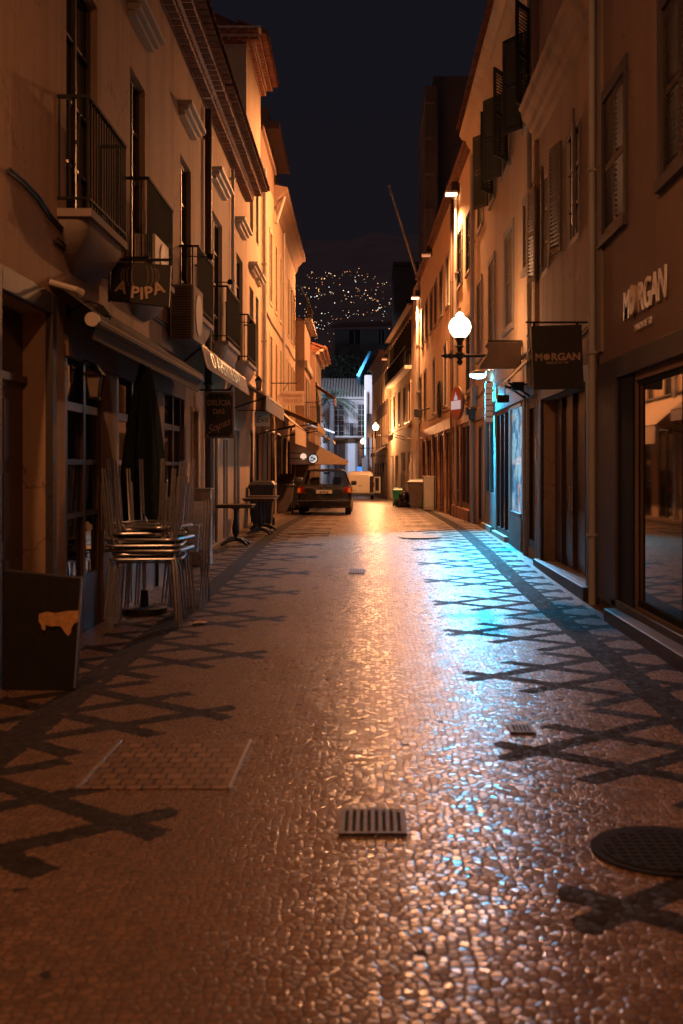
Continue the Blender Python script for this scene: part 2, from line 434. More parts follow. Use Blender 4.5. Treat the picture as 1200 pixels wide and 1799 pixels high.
def leaf(root, T, w, w0, w1, mat, slats=None, t=.035):
    """louvred shutter leaf; T maps (a across 0..w, t, height)"""
    b = MB(T); st = .055
    b.box(0, st, -t/2, t/2, w0, w1); b.box(w-st, w, -t/2, t/2, w0, w1)
    mid = (w0 + w1) / 2
    for a, c in ((w0, w0+.08), (mid-.035, mid+.035), (w1-.08, w1)): b.box(st, w-st, -t/2, t/2, a, c)
    n_ = slats or int((w1 - w0) / .062)
    for k in range(n_):
        z = w0 + .09 + (w1 - w0 - .18) * (k + .5) / n_
        if abs(z - mid) < .05: continue
        b.prism([(st, -t*.75, z-.022), (st, -t*.75+.008, z-.028), (st, t*.75, z+.018), (st, t*.75-.008, z+.024)], (w-2*st, 0, 0))
    return b.build('shutter', mat, root)

def window(root, fac, a, c, d, e, kind='glass', trim=.13, trimmat='stone', depth=.16, sill=True, shut='shutterdark', cols=2, rows=3, pane='glass', frame='frame', proud=.03, label=None):
    tm = m[trimmat]
    b = fac.mb()
    if trim:
        b.box(a-trim, a, -.02, proud, d, e+trim); b.box(c, c+trim, -.02, proud, d, e+trim); b.box(a, c, -.02, proud-.003, e, e+trim)
        b.box(a-trim, c+trim, -.02, proud+(.03 if sill else 0), d-trim*.8, d)
    else:
        b.box(a+.002, c-.002, -depth-.03, -depth+.03, e-.05, e-.002)
    w = b.build('window', tm, root)
    if label: w['label'] = label
    v = -depth; fw = .05
    if kind in ('glass', 'open', 'ajar', 'half'):
        p = fac.mb(); p.box(a+.01, c-.01, v-.012, v-.006, d+.01, e-.01); p.build('pane', m[pane], w)
        f = fac.mb(); f.box(a+.003, a+fw, v, v+.04, d+.003, e-.003); f.box(c-fw, c-.003, v, v+.04, d+.003, e-.003)
        f.box(a+fw, c-fw, v, v+.04, d+.003, d+.09); f.box(a+fw, c-fw, v, v+.04, e-fw, e-.003)
        for k in range(1, cols):
            q = a + (c-a)*k/cols; f.box(q-.025, q+.025, v, v+.045, d+.09, e-fw)
        for k in range(1, rows):
            q = d + (e-d)*k/rows
            for j in range(cols):
                f.box(a+(c-a)*j/cols+(fw if j == 0 else .025), a+(c-a)*(j+1)/cols-(fw if j == cols-1 else .025), v, v+.03, q-.015, q+.015)
        f.build('frame', m[frame], w)
    if kind == 'louvre':
        half = (c-a)/2
        for s_ in (a, a+half):
            leaf(w, (lambda s_: lambda p: fac.T((s_+.004+p[0], -.018+p[1], p[2])))(s_), half-.008, d+.01, e-.01, m[shut])
    if kind in ('open', 'ajar'):
        ang = R(10 if kind == 'open' else 34); half = (c-a)/2
        for s_, sg in ((a, -1), (c, 1)):
            def T(p, s_=s_, sg=sg):
                A, t_, z = p
                return fac.T((s_ + sg*A*math.cos(ang), proud+.035 + A*math.sin(ang) + t_, z))
            leaf(w, T, half, d+.01, e-.01, m[shut])
    return w

def hood(root, fac, a, c, w):
    b = fac.mb()
    for k, (dv, z0, z1) in enumerate(((.09, 0, .06), (.15, .06, .13), (.21, .13, .19))):
        e_ = .05*k; b.box(a-e_, c+e_, 0, dv, w+z0, w+z1)
    return b.build('window_hood', m['palestone'], root)

def balcony(root, fac, a, c, w, out, hr=1.0, corbel=True, gap=.105):
    b = fac.mb(); b.box(a, c, -.02, out+.03, w-.07, w); 
    s_ = b.build('balcony', m['grime'], root)
    if corbel:      # moulded bowl below the slab
        q = fac.mb(); ms = (a+c)/2; hl = (c-a)/2-.03; rings = []
        for k in range(8):
            t = k/7; f = math.cos(t*math.pi/2)**.75; L_ = hl*(.42+.58*f); O_ = max(.02, (out-.01)*f); cr_ = min(.10, O_*.45)
            z = w-.071-.42*t; P = [(ms-L_, -.01)]
            for j in range(4): an = j/3*math.pi/2; P.append((ms-L_+cr_-cr_*math.cos(an), O_-cr_+cr_*math.sin(an)))
            for j in range(4): an = math.pi/2-j/3*math.pi/2; P.append((ms+L_-cr_+cr_*math.cos(an), O_-cr_+cr_*math.sin(an)))
            P.append((ms+L_, -.01)); rings.append([q.P((x, v, z)) for x, v in P])
        for A_, B_ in zip(rings, rings[1:]):
            for j in range(len(A_)): q.f.append([A_[j], A_[(j+1) % len(A_)], B_[(j+1) % len(A_)], B_[j]])
        q.f.append(rings[0]); q.f.append(rings[-1]); q.build('corbel', m['grime'], s_, smooth=True)
    r = fac.mb(); o_ = out
    r.box(a, c, o_-.02, o_+.02, w+hr-.03, w+hr); r.box(a, a+.03, 0, o_-.02, w+hr-.03, w+hr); r.box(c-.03, c, 0, o_-.02, w+hr-.03, w+hr)
    r.box(a, c, o_-.015, o_+.015, w+.08, w+.10); r.box(a, a+.03, 0, o_-.015, w+.08, w+.10); r.box(c-.03, c, 0, o_-.015, w+.08, w+.10)
    n_ = max(3, round((c-a)/gap))
    for k in range(n_+1):
        q = a + .012 + (c-a-.024)*k/n_; r.box(q-.008, q+.008, o_-.008, o_+.008, w, w+hr-.03)
    k_ = max(1, round(o_/gap))
    for k in range(k_):
        q = o_*(k+.2)/k_
        for e_ in (a+.01, c-.01): r.box(e_-.008, e_+.008, q-.008, q+.008, w+.10, w+hr-.03)
    r.build('railing', m['iron'], s_)
    return s_

def beirado(root, fac, s0, s1, w, rows=2, step=.2, tm='tiledark', pitch=.235, rise=.13, outer=True):
    """projecting eave of clay tile courses bedded in mortar"""
    mo = fac.mb(); ti = fac.mb()
    for r_ in range(rows):
        v0, v1 = r_*step, (r_+1)*step; z = w + r_*rise
        mo.box(s0, s1, v0-.02 if r_ else -.02, v1-.02, z+.035, z+rise+.03)
        n_ = int((s1-s0)/pitch)
        for k in range(n_):
            a = s0 + k*pitch + .026; c = s0 + (k+1)*pitch - .026
            j = random.uniform(-.008, .008)
            ti.box(a, c, v0+.03, v1-.035+j, z+.022+j*.5, z+.036)
            ti.box(a+.015, c-.015, v1-.0195, v1-.008+j*.3, z+.05, z+.12)
    mo.build('eave_mortar', m['mortar'], root); 
    if outer:
        z = w + rows*rise; v0 = rows*step - .06; v1 = rows*step + .16
        n_ = int((s1-s0)/pitch)
        for k in range(n_):
            ms = s0 + (k+.5)*pitch; pts = []
            for t in range(7):
                an = math.pi*t/6; pts.append((ms + .115*math.cos(an), z + .02 + .085*math.sin(an)))
            for (p, q) in zip(pts, pts[1:]):
                ti.hexa([(p[0], v1, p[1]-.01), (q[0], v1, q[1]-.01), (q[0], v1, q[1]+.012), (p[0], v1, p[1]+.012)],
                        [(p[0], v0-.5, p[1]+.24), (q[0], v0-.5, q[1]+.24), (q[0], v0-.5, q[1]+.262), (p[0], v0-.5, p[1]+.262)])
            ti.box(ms-.10, ms+.10, v0-.12, v1-.04, z-.002, z+.03)
    ti.build('eave_tiles', m[tm], root)
    b = fac.mb(); b.prism([(s0, rows*step-.1, w+rows*rise+.03), (s0, -3.5, w+rows*rise+1.7), (s0, -3.5, w), (s0, -.02, w)], (s1-s0, 0, 0)); b.build('roof', m[tm], root)
def downpipe(root, fac, s, w0, w1, v=.07, r=.045, mat='pvc'):
    b = fac.mb(); b.tube([(s, v, w0), (s, v, w1)], r, 10)
    z = w0 + .8
    while z < w1: b.box(s-r-.012, s+r+.012, 0, v+r+.01, z, z+.03); z += 2.1
    return b.build('drainpipe', m[mat], root, smooth=True)
PW = dict(globe=95, globe2=1500, flood=5000, back2=560, back=640, far=2500, led=6800, tube=7000)
# ================================================================== RIGHT SIDE
# --- nearest shop building
wins = [(11.42, 12.48, 4.17, 5.68), (8.86, 9.92, 4.17, 5.68), (6.3, 7.36, 4.17, 5.68), (3.7, 4.8, 4.17, 5.68)]
up = [(a, c, 7.7, 9.3) for a, c, _, _ in wins]
shop = (6.5, 11.0, .22, 2.45, .26); shop2 = (1.2, 5.6, .16, 2.5, .26)
RA = building('townhouse', FR, -8, 12.72, 11.2, m['tan'], wins + up + [shop, shop2],
              'plain rendered shop house with MORGAN lettering above a wide show window', over=1)
for w_ in wins + up: window(RA, FR, *w_, kind='louvre', trim=.13, trimmat='darkstone', shut='shutterdark', depth=.08)
for k, sh in enumerate((shop, shop2)):
    a, c, d, e = sh[:4]
    b = FR.mb(); b.box(c+(.66 if k == 0 else 0), c+1.6 if k == 0 else c+.5, -.02, .05, .12, e+.30); b.box(a-.3, c+(.66 if k == 0 else 0), -.02, .05, e+.08, e+.30); b.box(a-.5, a, -.02, .048, .12, e)
    w = b.build('shop_surround', m['darkstone'], RA, bevel=.008)
    p = FR.mb(); p.box(a+.02, c-.02, -.05, -.04, d+.06, e-.04)
    p.build('pane', m['shopglass'], w)
    f = FR.mb(); f.box(a+.001, a+.05, -.10, -.02, d, e); f.box(c-.03, c-.001, -.10, -.035, d, e)
    for q in (c-1.62, c-3.3): f.box(q-.02, q+.02, -.10, -.02, d+.06, e-.05)
    f.box(a+.05, c-.05, -.10, -.02, e-.05, e-.001); f.box(a+.05, c-.05, -.10, -.02, d+.001, d+.06); f.box(c+.001, c+.655, -.01, .022, .13, e+.075)
    f.build('frame', m['iron'], w)
    s_ = FR.mb(); s_.box(a-.5, c+.55, .051, .20, -.3, .13); s_.box(a-.45, c+.9, -.01, .05, .02, .2)
    s_.build('step', m['darkstone'], w, bevel=.01)
b = FR.mb()
for k in range(4): b.box(-8, 12.72, -.02, .25+.06*k, 10.7+.12*k, 10.82+.12*k)
b.build('cornice', m['stone'], RA)
b = FR.mb(); b.box(12.50, 12.72, .0, .035, 2.9, 10.6); b.build('pilaster', m['grime'], RA)
downpipe(RA, FR, 12.80, 0, 10.6, v=.07, r=.045)

# wall lettering
wl = thing('wall_lettering', FR.T((10.4, .03, 3.1)), 'raised cream MORGAN letters on the dark wall above the show window', 'shop sign')
def wall_text(root, fac, body, s0, w, size, mat, v=.02, ex=.02, off=0, sx=1, align='LEFT'):
    d = fac.along(); return text('lettering', body, mat, root, fac.T((s0, v+.0, w)), d, (0, 0, 1), size, ex, off, align=align, sx=sx)
wall_text(wl, FR, 'M', 11.42, 3.10, .41, m['letterwhite'], off=.004, ex=.008, sx=.9)
wall_text(wl, FR, 'RGAN', 10.80, 3.10, .41, m['letterwhite'], off=.004, ex=.008, sx=.93)
bb = MB(); bb.lathe(0, 0, [(.001, 0), (.148, 0), (.148, .04), (.001, .04)], 24)
bb.v = [tuple(FR.T((10.94 + x*.85, .012 + z, 3.245 + y))) for x, y, z in bb.v]; bb.build('round_apple_letter', m['lettergold'], wl)
ap = MB(); ap.lathe(0, 0, [(.001, .04), (.03, .04), (.03, .046), (.001, .046)], 12)
ap.v = [tuple(FR.T((10.94 + x, .012 + z, 3.245 + y))) for x, y, z in ap.v]; ap.build('apple_mark', m['letterdim'], wl)
wall_text(wl, FR, 'MAISON DE TOI', 10.95, 2.93, .095, m['letterwhite'], off=0, ex=.003)

# --- second house with open shutters and heavy cornice
o1 = (14.02, 14.93, 4.5, 6.0); o2 = (16.55, 17.28, 4.5, 6.0)
g1 = (13.35, 16.95, .18, 2.62, .34)
RB = building('townhouse', FR, 12.9, 17.62, 8.9, m['ochre'], [o1, o2, g1],
              'narrow house with a heavy moulded cornice and folded back louvred shutters')
for q in (o1, o2): window(RB, FR, *q, kind='open', trim=.0, shut='shutter', depth=.045)
b = FR.mb(); pr = [(0, 6.72), (.06, 6.74), (.08, 6.86), (.13, 6.90), (.15, 7.0), (.24, 7.08), (.26, 7.2), (.30, 7.24), (0, 7.30)]
b.prism([(12.9, v, w) for v, w in pr], (4.66, 0, 0)); b.build('cornice', m['ochre'], RB)
b = FR.mb(); b.box(17.40, 17.60, 0, .09, 7.3, 9.0); b.box(17.42, 17.6, 0, .06, 2.9, 6.7); b.build('pilaster', m['ochre'], RB)
w = FR.mb(); w.box(13.15, 13.35, -.02, .04, .0, 2.82); w.box(16.95, 17.15, -.02, .04, .0, 2.82); w.box(13.35, 16.95, -.02, .038, 2.62, 2.82)
w.box(13.1, 17.2, -.02, .12, -.3, .175)
w = w.build('shop_surround', m['darkstone'], RB, bevel=.01)
q = FR.mb()
for a, c in ((13.37, 14.2), (14.26, 15.08), (15.14, 15.98), (16.04, 16.93)):
    q.box(a, c, -.22, -.18, .2, 2.6)
    for z0, z1 in ((.32, 1.0), (1.12, 2.45)): q.box(a+.10, c-.10, -.18, -.165, z0, z1)
    q.box(a-.03, a, -.20, -.12, .2, 2.6)
q.build('panelled_door', m['framedark'], w)
h = FR.mb(); h.tube([(15.2, -.10, 1.0), (15.2, -.10, 1.35)], .014); h.tube([(15.03, -.10, 1.0), (15.03, -.10, 1.35)], .014); h.build('door_handle', m['alu'], w)

# --- bright lit corner house, high eaves, shops glowing
A = [(18.15, 18.98, 4.95, 6.06), (20.52, 21.75, 4.25, 6.05), (23.65, 24.7, 4.25, 6.05), (26.45, 27.45, 4.25, 6.05)]
B = [(17.95, 18.9, 7.35, 9.0), (20.95, 22.0, 7.35, 9.0), (23.5, 24.5, 7.35, 9.0), (26.15, 27.2, 7.35, 9.0)]
C = [(17.75, 18.55, .28, 2.62, .3), (19.25, 20.85, .72, 2.72, .8), (21.15, 23.3, .24, 2.72, .3), (23.75, 25.6, .28, 2.66, .3), (26.25, 27.3, .2, 2.6, .25)]
RC = building('townhouse', FR, 17.68, 28.2, 9.95, m['peach'], A + B + C, 'tall house under tiled eaves with swung out shutters above a blue lit shop')
for q in A: window(RC, FR, *q, kind='louvre', trim=.13, trimmat='stone', shut='shutter', depth=.07)
for k, q in enumerate(B): window(RC, FR, *q, kind='ajar' if k < 3 else 'louvre', trim=.10, trimmat='stone', shut='greenwood', depth=.14)
b = FR.mb()
b.prism([(17.68, v, w) for v, w in [(0, 9.42), (.05, 9.45), (.10, 9.6), (.22, 9.78), (.24, 9.86), (.34, 9.9), (.40, 9.98), (.40, 10.06), (0, 10.06)]], (10.5, 0, 0))
b.build('cornice', m['cream'], RC)
t = FR.mb()
for k in range(int(10.5/.22)):
    ms = 17.68 + (k+.5)*.22
    for p in range(6):
        a0, a1 = math.pi*p/6, math.pi*(p+1)/6
        P = [(ms+.11*math.cos(a0), .075*math.sin(a0)), (ms+.11*math.cos(a1), .075*math.sin(a1))]
        t.hexa([(P[0][0], .5, 10.05+P[0][1]), (P[1][0], .5, 10.05+P[1][1]), (P[1][0], .5, 10.065+P[1][1]), (P[0][0], .5, 10.065+P[0][1])],
               [(P[0][0], -.6, 10.55+P[0][1]), (P[1][0], -.6, 10.55+P[1][1]), (P[1][0], -.6, 10.565+P[1][1]), (P[0][0], -.6, 10.565+P[0][1])])
t.build('eave_tiles', m['tile'], RC)
# shop openings
w = FR.mb()
w.box(17.6, 28.15, -.02, .05, 2.74, 3.0)
for a, c in ((18.57, 19.2), (20.9, 21.13), (23.32, 23.73), (25.62, 25.8)): w.box(a, c, -.02, .018, .0, 2.74)
w.box(19.2, 20.9, -.02, .045, .0, .70)
w = w.build('shop_surround', m['stone'], RC, bevel=.008)
def framed(root, fac, q, mat, v, cols=1, name='glazed_door', pane='glass', bottom=.12, fw=.06):
    a, c, d, e = q[:4]; f = fac.mb()
    f.box(a+.002, a+fw, v, v+.05, d, e-.002); f.box(c-fw, c-.002, v, v+.05, d, e-.002); f.box(a+fw, c-fw, v, v+.05, e-fw, e-.002); f.box(a+fw, c-fw, v, v+.05, d+.002, d+bottom)
    for k in range(1, cols):
        s_ = a + (c-a)*k/cols; f.box(s_-fw*.7, s_+fw*.7, v, v+.055, d+bottom, e-fw)
    f = f.build(name, mat, root)
    p = fac.mb(); p.box(a+.01, c-.01, v+.012, v+.022, d+.02, e-.02); p.build('pane', m[pane], f)
    return f
framed(RC, FR, C[2], m['darkpaint'], -.05, 3)
framed(RC, FR, C[3], m['bluedoor'], -.045, 2, bottom=.75)
framed(RC, FR, C[4], m['darkpaint'], -.05, 1)
framed(RC, FR, C[0], m['darkpaint'], -.06, 1)
# lit display
nn = N('backlit_display'); g = nn.pos((1, 1.1, 1.1))
f1 = nn.ramp(nn.noise(2.6, 3, .6, g), .47, .56); f2 = nn.ramp(nn.noise(7, 4, .7, g), .45, .6)
c = nn.mix(f1, (.40, .78, 1), (.03, .24, .50)); c = nn.mix(nn.M('MULTIPLY', f2, .45), c, (.04, .16, .3))
f3 = nn.ramp(nn.noise(1.9, 2, .5, nn.pos((1.3, 1.9, 1.6))), .66, .70); c = nn.mix(f3, c, (.9, .35, .15))
nn.link(c, nn.b.inputs['Emission Color']); nn.b.inputs['Emission Strength'].default_value = 1.35; nn.b.inputs['Base Color'].default_value = (.3, .4, .5, 1)
m['display'] = nn.m
a, c_, d, e = C[1][:4]
dw = FR.mb(); dw.box(a+.001, a+.06, -.06, .012, d, e); dw.box(c_-.06, c_-.001, -.06, .03, d, e); dw.box(a+.06, c_-.06, -.06, .03, e-.06, e); dw.box(a+.06, c_-.06, -.06, .045, d-.02, d+.06)
dw = dw.build('display_window', m['bluedoor'], RC); dw['label'] = 'show window glowing pale blue'
b = FR.mb(); b.box(a+.02, c_-.02, -.05, -.012, d+.02, e-.02); b.build('lit_back_panel', m['display'], dw)
p = MB(FR.T); p.box(a+.05, c_-.05, .004, .008, d+.05, e-.05); p.build('pane', m['carglass'], dw)
s_ = FR.mb(); s_.box(21.1, 23.35, .02, .10, -.2, .27); s_.box(23.7, 25.65, .05, .1, -.2, .32); s_.build('step', m['palestone'], w, bevel=.01)
downpipe(RC, FR, 28.12, G(28), 9.5, v=.09, r=.055, mat='pvc')
downpipe(RC, FR, 17.95, 2.9, 9.4, v=.07, r=.04)
downpipe(RC, FR, 18.75, .1, 2.9, v=.035, r=.03)

# --- long rendered block with wall lamps
T3 = [29.35, 31.6, 35.5, 38.0, 40.4, 42.5, 45.1, 47.4]
A = [(s_-.55, s_+.55, 6.75, 8.3) for s_ in T3]
B = [(s_-.55, s_+.55, 3.6, 5.55) for s_ in (29.25, 36.4, 41.1, 46.0, 48.8)]
Cc = [(28.75, 31.0, .5, 2.75, .2), (31.5, 33.4, .45, 2.75, .2), (33.9, 36.2, .1, 2.75, .2), (36.7, 38.8, .1, 2.75, .2), (39.3, 41.5, .0, 2.75, .2), (42.1, 44.6, 0, 2.7, .2), (45.2, 47.4, -.05, 2.7, .2)]
RD = building('townhouse', FR3, 28.22, 49.75, 10.0, m['peach'], A + B + Cc, 'long peach rendered block carrying two wall floodlights and a marble shopfront')
for q in A + B: window(RD, FR3, *q, kind='glass', trim=.09, trimmat='stone', depth=.045, frame='shutterdark', pane='glassold')
b = FR3.mb(); b.box(28.22, 49.75, 0, .10, 9.86, 9.96); b.box(28.22, 49.75, 0, .20, 9.961, 10.08); b.build('cornice', m['tiledark'], RD)
w = FR3.mb(); w.box(28.3, 49.6, -.02, .06, 2.78, 3.12)
for a, c in ((28.3, 28.73), (31.02, 31.48), (33.42, 33.88), (36.22, 36.68), (38.82, 39.28), (41.52, 42.08), (44.62, 45.18), (47.42, 49.6)): w.box(a, c, -.02, .055, -.2, 2.78)
w.box(28.73, 33.42, -.02, .09, -.2, .46)
w = w.build('shopfront', m['marble'], RD, bevel=.006)
for q in Cc: framed(RD, FR3, q, m['framedark'], -.05, 2, name='shop_window')
downpipe(RD, FR3, 32.1, .1, 9.7, v=.07, r=.05, mat='pvc'); downpipe(RD, FR3, 49.4, -.1, 9.7, v=.09, r=.08, mat='pvc')
downpipe(RD, FR3, 33.6, .1, 9.7, v=.06, r=.05, mat='shutterdark')

# --- house with glazed gallery
A = [(s_-.6, s_+.6, 3.85, 5.75) for s_ in (54.8, 57.9, 61.3, 65.0, 67.9)]
gal = (53.9, 69.0, 6.55, 8.9, .25)
Cc = [(51.0, 53.0, -.1, 2.4, .2), (53.8, 56.0, -.1, 2.4, .2), (57.5, 60.5, -.2, 2.4, .2), (62.0, 64.4, -.3, 2.3, .2), (65.6, 68.2, -.35, 2.3, .2)]
RE = building('townhouse', FR4, 49.9, 69.6, 9.3, m['cream'], A + [gal] + Cc, 'cream house with a long glazed gallery and stepped louvred roof edge')
for q in A: window(RE, FR4, *q, kind='glass', trim=.10, trimmat='cream', depth=.045, frame='shutterdark', pane='glassold')
for q in Cc: framed(RE, FR4, q, m['frame'], -.05, 3, name='shop_window')
gl = FR4.mb(); gl.box(53.7, 69.2, 0, .35, 6.35, 6.52); gl = gl.build('gallery', m['palestone'], RE)
f = FR4.mb()
for k in range(13): s_ = 53.95 + 15*k/12; f.box(s_-.04, s_+.04, -.10, .0, 6.55, 8.9)
f.box(53.9, 69, -.10, .01, 7.35, 7.42); f.build('frame', m['shutterdark'], gl)
f = FR4.mb(); f.box(53.9, 69, -.14, -.13, 6.56, 8.89); f.build('pane', m['glass'], gl)
f = FR4.mb(); f.box(53.8, 69.1, .28, .32, 7.42, 7.47)
for k in range(60): s_ = 53.85 + 15.2*k/59; f.box(s_-.012, s_+.012, .29, .31, 6.52, 7.42)
f.build('railing', m['iron'], gl)
b = FR4.mb()
for k in range(4): b.box(53.2, 69.6, -.3-.35*k, .25-.35*k, 9.35+.34*k, 9.43+.34*k)
b.box(53.2, 69.6, -.2, .0, 9.0, 9.34); b.build('stepped_roof_edge', m['tan'], RE)
b = FR4.mb(); b.box(49.9, 53.2, -3, -.01, 9.32, 10.1); b.build('parapet', m['cream'], RE)

A = [(s_-.45, s_+.45, 6.0, 7.9) for s_ in (71.2, 73.2, 75.4, 78, 80.6, 83.2, 86)]
B = [(s_-.45, s_+.45, 2.9, 4.9) for s_ in (71.2, 73.2, 75.4, 78, 80.6, 83.2, 86)]
Cc = [(s_-.9, s_+.9, -.5, 1.9, .2) for s_ in (72, 75, 78, 81, 84)]
RF = building('townhouse', FR4, 69.7, 89.5, 9.2, m['peach'], A + B + Cc, 'farthest house on the sloping street beside the second globe lamp')
for q in A + B: window(RF, FR4, *q, kind='glass', trim=.1, trimmat='cream', depth=.045, frame='shutterdark', pane='glassold')
for q in Cc: framed(RF, FR4, q, m['framedark'], -.05, 2, name='shop_window')
b = FR4.mb(); b.box(74, 89.5, -4, .35, 9.22, 9.4); b.prism([(79, .3, 9.4), (79, -3, 10.6), (79, -3, 9.41)], (9, 0, 0)); b.build('eave', m['tiledark'], RF)
# white corner house at the far end
RG = thing('corner_house', (-.1, 92, G(92)), 'slim white corner house end with a roof edge tinted with painted blue light', 'building')
b = MB(); b.box(-.70, 6, 92, 101, -1.6, 9.2); b.build('wall', m['grime'], RG)
b = MB(); b.prism([(-1.35, 91.2, 9.1), (-.3, 91.2, 11.1), (-.1, 91.2, 11.1), (-1.1, 91.2, 9.0)], (0, 10, 0)); b.build('roof_edge', m['roofbluelit'], RG)
b = MB(); b.box(-.5, .1, 91.97, 92.02, 4, 6); b.build('window', m['glassold'], RG)

# blocks rising behind the right side
RH = thing('tower_block', (9, 60, 0), 'dim red brown tower rising behind the tiled eaves', 'building')
b = MB(); b.box(2.95, 9, 54, 62, -1, 20.6); b.box(2.5, 3.1, 53.0, 60, 9, 19.8); b.build('wall', m['dimwall'], RH)
b = MB()
for k in range(6): b.box(2.49, 2.9, 52.9, 60.1, 10.4+1.7*k, 10.5+1.7*k)
b.build('floor_band', m['grime'], RH)
RI = thing('tower_block', (7, 100, 0), 'low dark grey block standing behind the flagpole', 'building')
b = MB(); b.box(1.9, 12, 98, 110, -1, 19.4); b.box(1.8, 12.1, 97.9, 110.1, 19.4, 19.7); b.build('wall', m['dimwall'], RI)
b = MB()
for i in range(4):
    for j in range(4): b.box(3+i*2, 4+i*2, 97.96, 98.02, 4+j*3.6, 5.6+j*3.6)
b.build('window', m['glassold'], RI)

# ================================================================== LEFT SIDE
DR = [(10.05, 11.25), (12.85, 13.75), (16.45, 17.5), (20.05, 21.5), (24.0, 25.3)]
bal = [(9.74, 11.3), (12.5, 14.15), (16.35, 17.95), (20.0, 22.0), (23.7, 25.5)]
dr = [(a, c, 3.87, 6.25) for a, c in DR]
near = [(3.4, 4.5, 3.87, 6.25), (.2, 1.3, 3.87, 6.25)]
gA = [(8.1, 9.42, .04, 2.9, .3), (10.02, 16.6, .0, 2.75, .35), (17.55, 18.15, .9, 2.5, .2), (3.0, 5.5, .0, 2.8, .3)]
LA = building('townhouse', FL, -8, 18.72, 7.95, m['ochre'], dr[:3] + near + gA, 'stained ochre house with iron balconies over the A PIPA bar')
LB = building('townhouse', FL, 18.74, 26.1, 7.95, m['peach'], dr[3:] + [(19.65, 20.9, .0, 2.3, .25), (21.6, 22.5, .0, 2.2, .25), (23.4, 24.7, .0, 2.45, .2)],
              'peach house with rounded balconies behind the pedestal tables')
for k, q in enumerate(near + dr):
    root = LA if k < 5 else LB
    window(root, FL, *q, kind='glass', trim=0, depth=.11, cols=2, rows=4, frame='shutterdark', pane='glassold', sill=False)
    b = FL.mb()
for k, (a, c) in enumerate(DR): hood(LA if k < 3 else LB, FL, a-.12, c+.12, 6.78)
for a, c, _, _ in near: hood(LA, FL, a-.12, c+.12, 6.78); balcony(LA, FL, a-.25, c+.25, 3.85, .28)
for k, (a, c) in enumerate(bal): balcony(LA if k < 3 else LB, FL, a, c, 3.87, .27, corbel=True)
beirado(LA, FL, -2, 18.72, 7.78, tm='tiledark'); beirado(LB, FL, 18.74, 26.05, 7.78, tm='tiledark')
downpipe(LB, FL, 18.95, .1, 7.7, v=.08, r=.06, mat='shutterdark'); downpipe(LB, FL, 22.8, 2.5, 7.7, v=.06, r=.035, mat='pvc')
# doorway
w = FL.mb(); a, c, d, e = gA[0][:4]
w.box(a-.16, a, -.02, .05, .0, e+.18); w.box(c, c+.14, -.02, .05, .0, e+.18); w.box(a, c, -.02, .048, e, e+.18)
w = w.build('door_surround', m['darkstone'], LA, bevel=.01)
q = FL.mb()
for x0, x1 in ((a+.01, (a+c)/2-.005), ((a+c)/2+.005, c-.01)):
    q.box(x0, x1, -.24, -.20, .05, 2.3)
    for z0, z1 in ((.2, .85), (1.0, 1.55), (1.65, 2.15)): q.box(x0+.1, x1-.1, -.20, -.185, z0, z1)
q.box(a, c, -.22, -.16, 2.3, 2.36)
q.build('panelled_door', m['framedark'], w)
q = FL.mb(); q.box(a+.01, c-.01, -.21, -.20, 2.37, e-.01); q.build('fanlight', m['glassold'], w)
# A PIPA shopfront: dark joinery, glazed doors, pale piers
w = FL.mb(); w.box(9.97, 16.7, -.02, .04, 2.6, 2.95); w.box(16.6, 16.75, -.02, .04, 0, 2.6)
for a, c in ((11.45, 12.15), (14.6, 15.05)): w.box(a, c, -.34, .0, .95, 2.6)
w = w.build('shopfront', m['tan'], LA)
q = FL.mb()
for a, c in ((11.43, 12.17), (14.58, 15.07)): q.box(a, c, -.34, .02, .0, .95)
for a in (10.04, 10.72, 11.36, 12.2, 13.0, 13.8, 14.5, 15.1, 15.85, 16.5): q.box(a, a+.09, -.12, -.01, .0, 2.6)
for a, c in ((10.1, 11.4), (12.25, 14.5), (15.15, 16.5)):
    for z0, z1 in ((.0, .55), (1.12, 1.17), (1.62, 1.67), (2.12, 2.2)): q.box(a, c, -.10, -.015, z0, z1)
q.build('joinery', m['framedark'], w)
q = FL.mb()
for a, c in ((10.1, 11.4), (12.25, 14.5), (15.15, 16.5)): q.box(a, c, -.055, -.045, .5, 2.6)
q.build('pane', m['glass'], w)
# small arched window and shop doors
window(LA, FL, 17.55, 18.15, .9, 2.5, kind='glass', trim=.05, trimmat='peach', depth=.12, frame='framedark')
for q_ in ((19.65, 20.9, .06, 2.3), (21.6, 22.5, .06, 2.2), (23.4, 24.7, .06, 2.45)): framed(LB, FL, q_, m['frame'], -.05, 2)

# tall house rising above the tiles
A = [(26.9, 27.9, 3.9, 6.0), (28.5, 29.3, 3.9, 6.0), (27.0, 27.8, 7.4, 9.3), (28.6, 29.3, 7.4, 9.3)]
LC = building('townhouse', FL, 26.12, 29.9, 11.6, m['cream'], A + [(26.9, 27.8, .05, 2.5, .2), (28.4, 29.4, .05, 2.5, .2)], 'tallest cream house rising above the tiled eaves with its own double tile eave')
for q in A: window(LC, FL, *q, kind='glass', trim=0, depth=.16, sill=False, frame='shutterdark', pane='glassold')
for a, c, d, e in A[:2]: hood(LC, FL, a-.1, c+.1, e+.35)
for q_ in ((26.9, 27.8, .1, 2.5), (28.4, 29.4, .1, 2.5)): framed(LC, FL, q_, m['framedark'], -.05, 1)
beirado(LC, FL, 26.12, 29.9, 11.55, tm='tile', step=.17)
